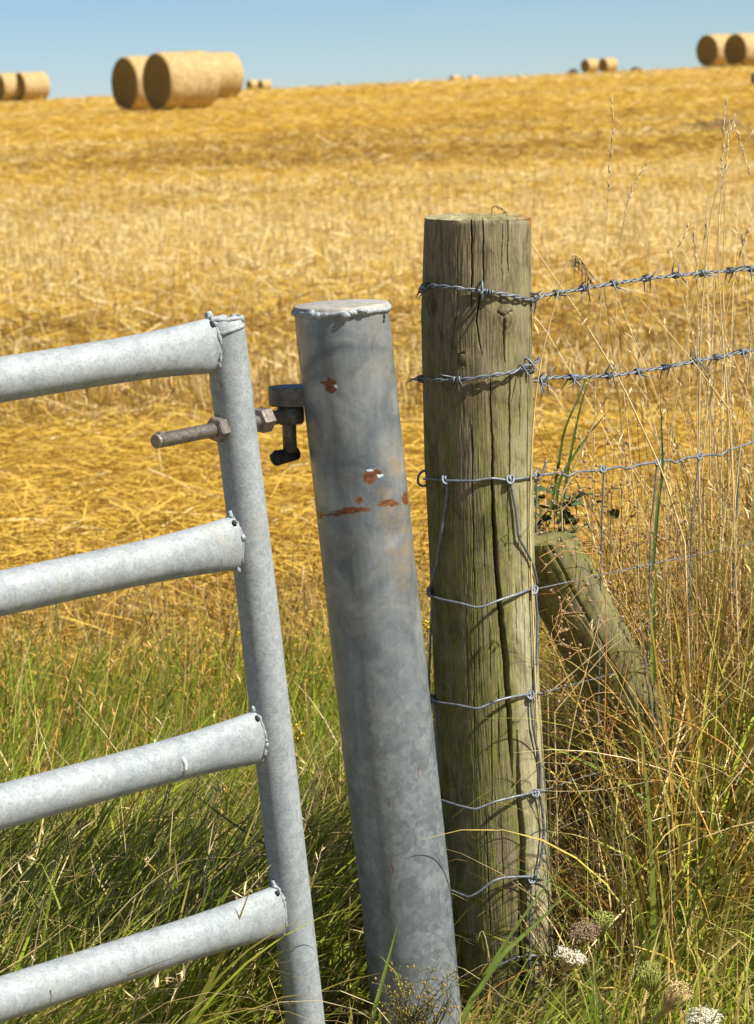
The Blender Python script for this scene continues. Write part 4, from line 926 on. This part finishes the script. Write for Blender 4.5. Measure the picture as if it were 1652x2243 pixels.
x, y = along(3000, .52, 1.5, -.30, .25); kinds.append(blade_set(x, y, (.45, .90), (.0014, .0040), .2, 2.2, .16, .14, 1.0, .6, MIXG[:3] + GREEN[:3] + RUST + DRYT[2:], S=9, tipdry=.4))
x, y = along(1500, .40, 1.4, -.05, .35); kinds.append(blade_set(x, y, (.12, .34), (.0006, .0014), .2, 2.4, .9, .5, .3, .7, RUST + DRYT + PALE[:2], z=.25 + .5 * RNG.random(len(x)), S=5))
x, y = along(420, .37, .62, -.26, .05); kinds.append(blade_set(x, y, (.22, .44), (.0010, .0034), .2, 2.2, .30, .25, .8, .6, DRY + PALE + MIXG[:2], S=7))
x, y = along(900, .30, .46, -.05, .5); kinds.append(blade_set(x, y, (.18, .42), (.0008, .0022), .2, 2.2, .40, .35, .6, .6, RUST + DRYT, S=6))
x, y = along(1500, .40, 1.5, -.42, .1); kinds.append(blade_set(x, y, (.14, .42), (.0008, .0022), .2, 2.4, 1.05, .45, .2, .5, PALE + PALE + RUST[:2], z=.04 + .42 * RNG.random(len(x)), S=5))
mk('dry_tangle', 'tall dry yellow and rusty grass tangle growing along the wire fence', 'dry grass', kinds, M_dry)
kinds = []
x, y = along(260, .42, 1.5, -.2, .8); kinds += stalk_set(x, y, (.65, 1.15), .2, 2, .09, .08, PALE + DRY, 14, PALE + DRY)
x, y = along(130, .60, 1.5, 0, .9); kinds += stalk_set(x, y, (.95, 1.35), .2, 2, .06, .05, PALE, 16, PALE)
mk('tall_dry_stalks', 'mass of tall pale dry seed stalks at the right edge, rising above the wires', 'seed grass', kinds, M_dry)
# front: grass before the posts
kinds = []
x, y = scatter(1500, -.10, .34, 3.50, 3.80, True); keep = ~((np.abs(x - .03) < .05)); x, y = x[keep], y[keep]
kinds.append(blade_set(x, y, (.05, .13), (.0012, .0036), .3, .7, .5, .2, .7, .4, GREEN + DRY[:3], tipdry=.4))
x, y = scatter(170, .10, .32, 3.52, 3.78, True); kinds.append(blade_set(x, y, (.12, .28), (.0012, .0034), .35, .35, .7, .14, .45, .25, GRN2 + PALE[:1], S=7, tipdry=.3))
x, y = scatter(900, .30, 1.0, 3.50, 3.95, True); kinds.append(blade_set(x, y, (.10, .26), (.0018, .0056), .5, 1.2, .4, .28, .9, .45, GREEN + GRN2 + DRY[:2], S=7, tipdry=.4))
x, y = scatter(500, -.8, -.1, 3.2, 3.75, True); kinds.append(blade_set(x, y, (.04, .10), (.0012, .0034), .3, .9, .4, .3, .7, .4, GREEN + DRY[:3], tipdry=.4))
x, y = scatter(150, .26, .80, 3.40, 3.52, True); kinds.append(blade_set(x, y, (.20, .34), (.0012, .0040), .5, 1.2, .30, .2, .7, .4, GREEN + GRN2 + DRY[:2], S=7, tipdry=.4))
mk('front_grass', 'fresh green grass clump in front of the post bases, leaning right', 'grass', kinds, M_grass)

# ------------------------------------------------------------------ single plants
M_stem = flat_mat('pale_dry_stem', (.62, .46, .21), .55, 0, .25, 40, .2)
M_stemb = flat_mat('rusty_stem', (.46, .24, .08), .55, 0, .25, 40, .2)
M_head = flat_mat('seed_head_husk', (.58, .45, .24), .6, 0, .3, 60, .2)
M_headb = flat_mat('brown_husk', (.26, .17, .07), .7, 0, .3, 60, .2)
M_greenleaf = flat_mat('green_blade', (.10, .16, .03), .5, 0, .3, 20, .2)
M_freshleaf = flat_mat('fresh_blade', (.19, .26, .04), .45, 0, .3, 20, .2)
def smooth_px(pts, Y, Y2=None, n=30):
    p = np.array(pts, float); t = np.r_[0, np.cumsum(np.hypot(*np.diff(p, axis=0).T))]; t /= t[-1]; u = np.linspace(0, 1, n)
    X_ = np.interp(u, t, p[:, 0]); Z_ = np.interp(u, t, p[:, 1])
    for _ in range(3):
        X_[1:-1] = (X_[:-2] + 2 * X_[1:-1] + X_[2:]) / 4; Z_[1:-1] = (Z_[:-2] + 2 * Z_[1:-1] + Z_[2:]) / 4
    Y2 = Y if Y2 is None else Y2
    return np.array([at(a, b2, Y + (Y2 - Y) * q) for a, b2, q in zip(X_, Z_, u)])
def stem_thing(pts, Y, label, head=0.0, r=.0011, mt=None, hm=None, Y2=None, droop=False, spread=.55, big=1.0):
    P = smooth_px(pts, Y, Y2, 40); P = P[::-1]      # root first
    # carry on straight down to the soil
    g0 = P[0]; root = thing('tall_grass_stem', (g0[0], g0[1], min(g0[2], float(gz(g0[0], g0[1])))), label, 'grass stem', 'tall dry grass stems by the fence')
    if g0[2] > .1:
        foot = np.array([g0[0] + (g0[0] - P[4][0]) * .4, g0[1], 0.0]); P = np.concatenate([[foot, foot * .5 + g0 * .5], P])
    k = MB(); k.tube(P, np.linspace(r * 1.15, r * .55, len(P)), 6); k.build('stem', mt or M_stem, root)
    if head > 0:
        k = MB(); nseg = len(P); i0 = int(nseg * (1 - head))
        for i in range(i0, nseg):
            for _ in range(3 if not droop else 4):
                a = RNG.random() * 6.28; t = P[min(i, nseg - 1)] - P[i - 1]; t /= np.linalg.norm(t) + 1e-9
                dv = t * (1 - spread * .3) + np.array([math.cos(a), math.sin(a) * .6, RNG.normal(0, .2)]) * spread * (.4 + RNG.random())
                if droop: dv = np.array([.5 * math.cos(a) + .4, .3 * math.sin(a), -1.0])
                dv /= np.linalg.norm(dv); L = (.008 + .008 * RNG.random()) * big * (2.2 if droop else 1); q0 = P[i] + (P[i - 1] - P[i]) * RNG.random()
                k.tube([q0, q0 + dv * L * .45, q0 + dv * L], [.0004, .0013, .0003], 5)
        k.build('seed_head', hm or M_head, root)
    return root
def S(*a, **k): stem_thing(*a, **k)
S([(1340, 222), (1345, 262), (1344, 300), (1333, 370), (1332, 440), (1322, 600), (1306, 800), (1300, 1000), (1296, 1250)], 4.25, 'lone thin grass stem with a slim seed spike, standing clear of the others', head=.20, r=.0009, spread=.3)
S([(1164, 534), (1276, 698), (1363, 842), (1453, 1038), (1500, 1190)], 4.12, 'long straight bare straw slanting down to the right from beside the wooden post', r=.0017)
S([(1292, 612), (1280, 570), (1262, 548), (1250, 546), (1216, 663), (1187, 775), (1172, 877), (1166, 960), (1160, 1150)], 3.90, 'bent straw with a drooping brown seed tuft just right of the wooden post', head=.12, r=.0015, droop=True, hm=M_headb)
S([(1507, 499), (1421, 672), (1366, 791), (1290, 950), (1230, 1090)], 4.15, 'straight straw slanting up to the right, crossing both barbed wires', head=.05, r=.0012, spread=.4)
S([(1414, 362), (1380, 420), (1366, 493), (1347, 637), (1353, 749), (1376, 942), (1395, 1150)], 4.22, 'grass stem with a feathery tip leaning right, second from the lone spike', head=.16, r=.0010, spread=.35)
S([(1312, 573), (1395, 647), (1507, 778), (1600, 900)], 4.20, 'thin straw falling to the right between the two barbed wires', head=.0, r=.0010)
S([(1590, 215), (1584, 330), (1575, 500), (1560, 750), (1540, 1000), (1530, 1200)], 4.35, 'tallest thin dry stem near the right edge, its tip just under the bales', head=.16, r=.0010, spread=.3)
S([(1608, 262), (1596, 275), (1590, 350), (1575, 480), (1562, 650), (1555, 1000)], 4.40, 'dry stem near the right edge with its pale head bent over to the right', head=.2, r=.0011, spread=.35)
S([(1652, 285), (1610, 345), (1575, 400), (1555, 480), (1535, 700), (1530, 1000)], 4.30, 'pale dry stem bowing out of the right edge of the photo', head=.0, r=.0014)
S([(1640, 372), (1620, 300), (1605, 265), (1592, 330), (1586, 520), (1580, 900)], 4.45, 'dry stem near the right edge whose thin head hangs down', head=.18, r=.0010, spread=.3)
S([(1549, 493), (1507, 736), (1472, 926), (1455, 1100)], 4.28, 'straight thin stem crossing the wires left of the tall cluster at the right', head=.06, r=.0010, spread=.3)
S([(1575, 470), (1574, 600), (1583, 736), (1598, 940), (1610, 1100)], 4.30, 'upright straw in the right cluster, slightly leaning left at its top', r=.0014)
S([(1520, 500), (1527, 590), (1529, 720), (1526, 900), (1530, 1100)], 4.32, 'thin stem with a feathery white spike left of the right-hand cluster', head=.2, r=.0009, spread=.3)
S([(1640, 500), (1600, 640), (1560, 860), (1540, 1000)], 4.36, 'stem slanting left as it drops, at the right edge between the wires', head=.12, r=.0012, spread=.3)
S([(1652, 640), (1640, 800), (1620, 1000), (1600, 1200)], 4.33, 'straw rising out of the right edge over the lower barbed wire', r=.0014)
S([(1445, 1030), (1410, 1250), (1370, 1480), (1300, 1760), (1250, 1960)], 3.98, 'rusty red straw in front of the brace, crossing it from upper right', r=.0013, mt=M_stemb)
S([(1372, 1040), (1330, 1290), (1260, 1560), (1216, 1800)], 4.00, 'pale straw rising from beside the post across the middle of the brace', r=.0013)
S([(1290, 1090), (1330, 1330), (1322, 1700), (1326, 1960)], 3.97, 'upright rust-tinged straw in front of the brace', r=.0012, mt=M_stemb)
S([(1652, 1420), (1500, 1590), (1340, 1720)], 4.05, 'pale straw lying aslant over the dry tangle towards the right edge', r=.0012)
S([(1450, 1310), (1330, 1410), (1200, 1520)], 3.99, 'pale straw lying across the brace, upper one of two', r=.0011)
S([(1440, 1345), (1330, 1425), (1215, 1560)], 3.985, 'pale straw lying across the brace, lower one of two', r=.0011)

def leaf_thing(pts, Y, wmax, label, mt, name='grass_blade', group='broad green grass blades', Y2=None, cat='grass blade'):
    P = smooth_px(pts, Y, Y2, 24)[::-1]; root = thing(name, P[0], label, cat, group)
    u = np.linspace(0, 1, len(P)); wv_ = wmax * np.clip(1.02 - u ** 2.2, .03, 1) * np.clip(.6 + u * 2, 0, 1)
    T = np.gradient(P, axis=0); T /= np.linalg.norm(T, axis=1)[:, None]
    sd_ = np.cross(T, (CAM - P.mean(0))); sd_ /= np.linalg.norm(sd_, axis=1)[:, None]
    out = np.cross(sd_, T)
    V = np.stack([P - sd_ * wv_[:, None] + out * wv_[:, None] * .35, P, P + sd_ * wv_[:, None] + out * wv_[:, None] * .35], 1).reshape(-1, 3)
    k = MB(); k.add(V, [f for i in range(len(P) - 1) for f in ((3 * i, 3 * i + 1, 3 * i + 4, 3 * i + 3), (3 * i + 1, 3 * i + 2, 3 * i + 5, 3 * i + 4))]); k.build('leaf', mt, root)
    return root
leaf_thing([c7(520, 880), c7(490, 1100), c7(350, 1400), c7(320, 1600), (1205, 1130)], 4.2, .0028, 'dark green grass blade curving up just right of the post, leftmost of three', M_greenleaf)
leaf_thing([c7(600, 940), c7(520, 1060), c7(460, 1250), c7(400, 1550), (1225, 1140)], 4.22, .0030, 'dark green grass blade rising to the lower barbed wire, middle of three', M_greenleaf)
leaf_thing([c7(670, 1260), c7(560, 1380), c7(440, 1540), c7(310, 1760), (1218, 1130)], 4.18, .0030, 'dark green grass blade slanting right below the wires, lowest of three', M_greenleaf)
leaf_thing([c7(1010, 1150), c7(1020, 1450), c7(1030, 1650), c7(990, 1950), (1430, 1250)], 4.12, .0034, 'upright green grass blade standing alone before the netting wire', M_greenleaf)
leaf_thing([(873, 2019), (850, 2105), (807, 2260)], 3.60, .0034, 'broad green grass blade leaning over the foot of the steel post', M_freshleaf)
leaf_thing([(829, 2088), (850, 2112), (872, 2135), (880, 2170)], 3.61, .0016, 'short thin grass blade with a rusty tip crossing the broad blade on the steel post', M_freshleaf)
leaf_thing([(1253, 1868), (1180, 1960), (1110, 2060), (1030, 2190), (1000, 2260)], 3.66, .0032, 'long green grass blade across the foot of the wooden post, upper one', M_freshleaf)
leaf_thing([(1262, 1930), (1190, 2010), (1100, 2090), (1030, 2200), (1010, 2250)], 3.64, .0042, 'wide green grass blade across the foot of the wooden post, lower one', M_freshleaf)
leaf_thing([(555, 1665), (580, 1730), (610, 1800), (640, 1860)], 4.1, .0022, 'dark grass blade leaning behind the gate stile, pointing up left', M_greenleaf)
leaf_thing([(400, 1720), (490, 1790), (580, 1850), (630, 1880)], 4.1, .0022, 'long dark grass blade lying low behind the gate, pointing left', M_greenleaf)
leaf_thing([c7(1005, 2330), (1438, 1240), (1430, 1350), (1432, 1500)], 4.05, .0050, 'broad yellowing green leaf arching beside the brace', M_freshleaf)

# dark leafy seedling behind the post
def leafy(px, py, Y, n, label, size=.018, spread=.06, col=M_greenleaf):
    c0 = at(px, py, Y); root = thing('leafy_seedling', (c0[0], c0[1], 0), label, 'wild plant', 'small dark-leaved plants behind the post')
    k = MB(); k.tube([[c0[0], c0[1], 0], [c0[0] + .005, c0[1], c0[2] * .6], c0 + [0, 0, .03]], [.0018, .0015, .001], 6); k.build('stalk', M_stemb, root); lf = MB()
    for _ in range(n):
        p = c0 + np.array([RNG.normal(0, spread), RNG.normal(0, spread * .6), RNG.normal(0, spread * .55)]); az = RNG.random() * 6.28; el = RNG.normal(.1, .5); d = np.array([math.cos(az) * math.cos(el), math.sin(az) * math.cos(el), math.sin(el)])
        s_ = np.cross(d, [0, 0, 1.0]) + RNG.normal(0, .3, 3); L = size * (.7 + .8 * RNG.random()); Pq = [p + d * L * u + np.array([0, 0, -.25 * L * u * u]) for u in np.linspace(0, 1, 6)]
        lf.ribbon(Pq, L * .34 * np.array([.15, .8, 1, .85, .5, .05]), s_)
    lf.build('leaves', col, root)
M_dark = flat_mat('dark_leaf', (.05, .085, .02), .6, 0, .35, 30, .2)
leafy(1195, 1110, 4.35, 30, 'dark leafy plant tucked right behind the wooden post, above the brace', .024, .030, M_dark)
leafy(1262, 1112, 4.40, 34, 'dark leafy plant above the brace, a little right of the post', .024, .034, M_dark)
leafy(1215, 1155, 4.36, 34, 'low dark leafy sprig peeping over the top of the brace', .020, .035, M_dark)

# dried cleavers-like weed with little round seeds
def seed_weed():
    st_ = MB(); bl = MB()
    Vs = []
    for _ in range(330):
        x = .26 + .55 * RNG.random() ** 1.2; y = fl_y(x) + RNG.normal(.05, .16); z = .25 + .65 * RNG.random() ** 1.0
        if x > .5: z *= .85
        p = np.array([x, y, z]); d = RNG.normal(0, 1, 3); d[2] = abs(d[2]) * .5; d /= np.linalg.norm(d); P = [p]
        for k in range(6): d = d + RNG.normal(0, .35, 3); d /= np.linalg.norm(d); P.append(P[-1] + d * .019)
        st_.tube(P, .00055, 4)
        for q in range(3):
            i = RNG.integers(2, 7); e = P[i] + RNG.normal(0, 1, 3) * .006; st_.tube([P[i], e], .0004, 4); bl.blob(e, .0022 + .0010 * RNG.random(), 6, 4)
    root = bl.build('seed_weed', flat_mat('seed_ball', (.30, .21, .12), .7, 0, .4, 200, .2)); tag(root, 'tangled dry weed with tiny round seeds between the brace and the netting', 'dry weed', kind='stuff')
    st_.build('stems', M_stemb, root)
seed_weed()

# wild carrot umbels
M_white = flat_mat('white_floret', (.64, .60, .45), .6, 0, .12, 200, .2)
M_ubrown = flat_mat('brown_floret', (.25, .17, .095), .7, 0, .35, 200, .3)
M_ugreen = flat_mat('green_ray', (.30, .31, .06), .55, 0, .3, 90, .2)
M_udry = flat_mat('dry_ray', (.52, .38, .16), .55, 0, .3, 90, .2)
def umbel(px, py, Y, rad, label, raycol, flcol, foot, dome=.35, nr=26, fl=10, up=(0, 0, 1), depth_=1.0, closed=False, fsize=.0022):
    c = at(px, py, Y); up = np.array(up, float); up /= np.linalg.norm(up); root = thing('wild_carrot', (c[0], c[1], 0), label, 'wildflower', 'wild carrot heads by the wooden post')
    A = np.cross(up, [0, 1.0, .01]); A /= np.linalg.norm(A); B = np.cross(up, A); base = c - up * rad * depth_; f = at(*foot, Y + .03)
    k = MB(); k.tube([[f[0], f[1], max(0, f[2] - .15)], f, (f + base) / 2 + [.004, 0, 0], base], [.0024, .002, .0018, .0016], 7); k.build('stem', raycol, root)
    rays = MB(); flo = MB()
    for i in range(nr):
        a = i * 2.39996; q = math.sqrt((i + .5) / nr)
        if closed: tip = c + (A * math.cos(a) + B * math.sin(a)) * rad * (.55 + .35 * math.sin(q * 3)) * q + up * rad * (.5 + .5 * (1 - q) + .2 * RNG.random())
        else: tip = c + (A * math.cos(a) + B * math.sin(a)) * rad * q * (.85 + .3 * RNG.random()) + up * rad * (dome * (1 - q * q) + RNG.normal(0, .09))
        mid = (base + tip) / 2 + (A * math.cos(a) + B * math.sin(a)) * rad * (.30 if closed else .10) * q
        rays.tube([base, mid, tip], [.0010, .0008, .0006], 5)
        for _ in range(fl):
            o_ = tip + (A * RNG.normal() + B * RNG.normal()) * rad * .12 + up * RNG.normal() * rad * .09
            if flo is not None: flo.blob(o_, fsize * (.6 + .8 * RNG.random()), 6, 4, (1, 1, .6), .6)
    rays.build('rays', raycol, root); tag(flo.build('florets', flcol, root), kind='stuff')
umbel(1251, 2092, 3.55, .023, 'white wild carrot flower head beside the foot of the wooden post', M_udry, M_white, (1236, 2160), dome=.12, nr=44, fl=16, up=(.35, -.12, .93), fsize=.0012, depth_=1.3)
umbel(1280, 2042, 3.57, .023, 'brown flat wild carrot seed head just above the white flower', M_udry, M_ubrown, (1300, 2140), dome=.2, nr=40, fl=18, up=(-.15, -.25, 1), fsize=.0012, depth_=.8)
umbel(1322, 2008, 3.6, .017, 'yellow-green young wild carrot head rising right of the brown one', M_ugreen, M_ugreen, (1300, 2090), dome=.2, nr=26, fl=9, up=(.25, -.1, 1), fsize=.0013, depth_=2.2)
umbel(1425, 2145, 3.50, .026, 'curled green wild carrot head with nest-like rays', M_ugreen, M_ugreen, (1400, 2220), nr=34, fl=6, up=(-.1, -.1, 1), closed=True, fsize=.0011, depth_=1.0)
umbel(1478, 2185, 3.47, .025, 'closed straw-coloured wild carrot seed head like a bird nest, bottom right', M_udry, M_udry, (1400, 2243), nr=38, fl=6, up=(.6, -.1, .8), closed=True, fsize=.0014, depth_=1.2)
umbel(1541, 2236, 3.42, .026, 'dense white wild carrot flower at the bottom edge of the photo', M_ugreen, M_white, (1545, 2300), dome=.45, nr=46, fl=22, up=(0, -.15, 1), fsize=.0013)

# yellow-budded weed at the steel post, little yellow flowers in the verge
M_yel = flat_mat('yellow_bud', (.34, .23, .03), .55, 0, .3, 150, .2)
M_yel2 = flat_mat('yellow_petal', (.80, .62, .02), .5, 0, .2, 150, .2)
M_olive = flat_mat('olive_stem', (.11, .10, .03), .6, 0, .3, 60, .2)
def yellow_weed():
    c = at(915, 2260, 3.60); root = thing('flowering_weed', (c[0], c[1], 0), 'bushy weed with tiny yellow buds at the foot of the steel post', 'wild plant'); st_ = MB(); bd_ = MB()
    for _ in range(46):
        tip = at(838 + 155 * RNG.random(), 2110 + 120 * RNG.random() ** .8, 3.60 + RNG.normal(0, .03)); b0 = c + np.array([RNG.normal(0, .02), RNG.normal(0, .015), 0]); mid = (b0 + tip) / 2 + RNG.normal(0, .008, 3)
        st_.tube([b0, mid, tip], [.001, .0008, .0005], 5)
        for q in range(6):
            u = .35 + .65 * RNG.random(); p = mid + (tip - mid) * u if RNG.random() < .7 else b0 + (mid - b0) * u; e = p + np.array([RNG.normal(0, .010), RNG.normal(0, .010), .004 + .008 * RNG.random()]); st_.tube([p, e], .0004, 4); bd_.blob(e, .0009 + .0009 * RNG.random(), 6, 4, (1, 1, 1.6), .3)
    st_.build('stems', M_olive, root); tag(bd_.build('buds', M_yel, root), kind='stuff')
yellow_weed()
def yellow_flower(px, py, Y, label, n=7, sp_=.010):
    c = at(px, py, Y); root = thing('yellow_wildflower', (c[0], c[1], 0), label, 'wildflower', 'small yellow flowers in the verge'); st_ = MB(); pe = MB()
    st_.tube([[c[0], c[1], 0], [c[0] + .006, c[1], c[2] * .5], c], .0009, 5)
    for _ in range(n):
        e = c + RNG.normal(0, sp_, 3); st_.tube([c - [0, 0, .012], e], .0005, 4)
        for k in range(5):
            a = k * 1.2566; d = np.array([math.cos(a), math.sin(a) * .6 - .2, math.sin(a) * .5 + .3]); d /= np.linalg.norm(d); pe.ribbon([e, e + d * .003, e + d * .0055], [.0008, .0022, .0010], np.cross(d, [.2, 1, .3]))
    st_.build('stem', M_olive, root); tag(pe.build('petals', M_yel2, root), kind='stuff')
yellow_flower(330, 1660, 4.4, 'yellow flower cluster just above the third gate rail', 9, .012)
yellow_flower(522, 1610, 4.6, 'yellow flower by the left of the third rail joint', 4, .008)
yellow_flower(650, 1615, 4.5, 'yellow flower between the gate stile and the steel post', 6, .010)
yellow_flower(530, 1385, 4.9, 'yellow flower left of the gate stile, between second and third rail', 5, .009)
yellow_flower(936, 1375, 4.6, 'yellow flower in the gap between the steel and wooden posts', 6, .010)
yellow_flower(1636, 1060, 5.0, 'yellow flower patch in the dry grass at the right edge', 9, .012)

# sprig on top of the wooden post
k = MB(); P = smooth_px([(1110, 471), (1104, 460), (1095, 453), (1084, 450), (1078, 453), (1077, 470)], 3.95, n=20); k.tube(P, .0008, 5)
for p in P[:11]:
    for _ in range(3): k.tube([p, p + np.array([RNG.normal(.002, .003), RNG.normal(0, .003), -.004])], [.0011, .0003], 5)
tag(k.build('dried_sprig', M_headb), 'curled dead grass sprig lying on top of the wooden post', 'dead sprig')

# ------------------------------------------------------------------ far bushes, far post
M_bush = flat_mat('far_bush_leaf', (.035, .055, .045), .7, 0, .4, 6, 0)
def bush(px, py, wpx, hpx, label, dist=330):
    c = at(px, py, dist); wm = wpx * dist / FPX; hm = hpx * dist / FPX; root = thing('distant_bush', c, label, 'bush', 'bushes on the skyline'); lf = MB()
    for _ in range(260):
        a = RNG.random() * 6.28; q = math.sqrt(RNG.random()); x = math.cos(a) * q * wm / 2; yv = math.sin(a) * q * wm / 3; z = hm * RNG.random() * (1 - q ** 2 * .8) * (.7 + .6 * vn(x * .8, px))
        lf.blob(c + np.array([x, yv, z]), hm * .12, 5, 3, (1.2, 1, .8), .8)
    lf.build('foliage', M_bush, root); t_ = MB(); t_.tube([c - [0, 0, .6], c + [0, 0, hm * .5]], [.18, .08], 7); t_.build('trunk', M_headb, root)
bush(1256, 166, 30, 14, 'dark bush on the skyline just left of the two bales on the right')
bush(1392, 158, 36, 10, 'low dark bush on the skyline just right of the two bales on the right')
bush(822, 190, 22, 9, 'faint low bush on the skyline above the middle of the field')
bush(741, 193, 8, 12, 'tiny upright shrub on the skyline left of the picture middle')
fp = at(1651, 240, 60); k = MB(); k.tube([[fp[0], fp[1], float(gz(fp[0], fp[1])) - .2], at(1651.5, 160, 60)], [.07, .065], 12); o = k.build('distant_post', M_black)
tag(o, 'dark wooden post far off in the field at the right edge', 'fence post')
cl = ground_hit(1580, 284); k = MB()
for _ in range(60): k.tube([cl + np.array([RNG.normal(0, .2), RNG.normal(0, .1), .02]), cl + np.array([RNG.normal(0, .25), RNG.normal(0, .12), .05 + .12 * RNG.random()])], .012, 5)
tag(k.build('straw_clod', M_headb), 'dark clump of straw lying in the field at the right', 'straw clump')
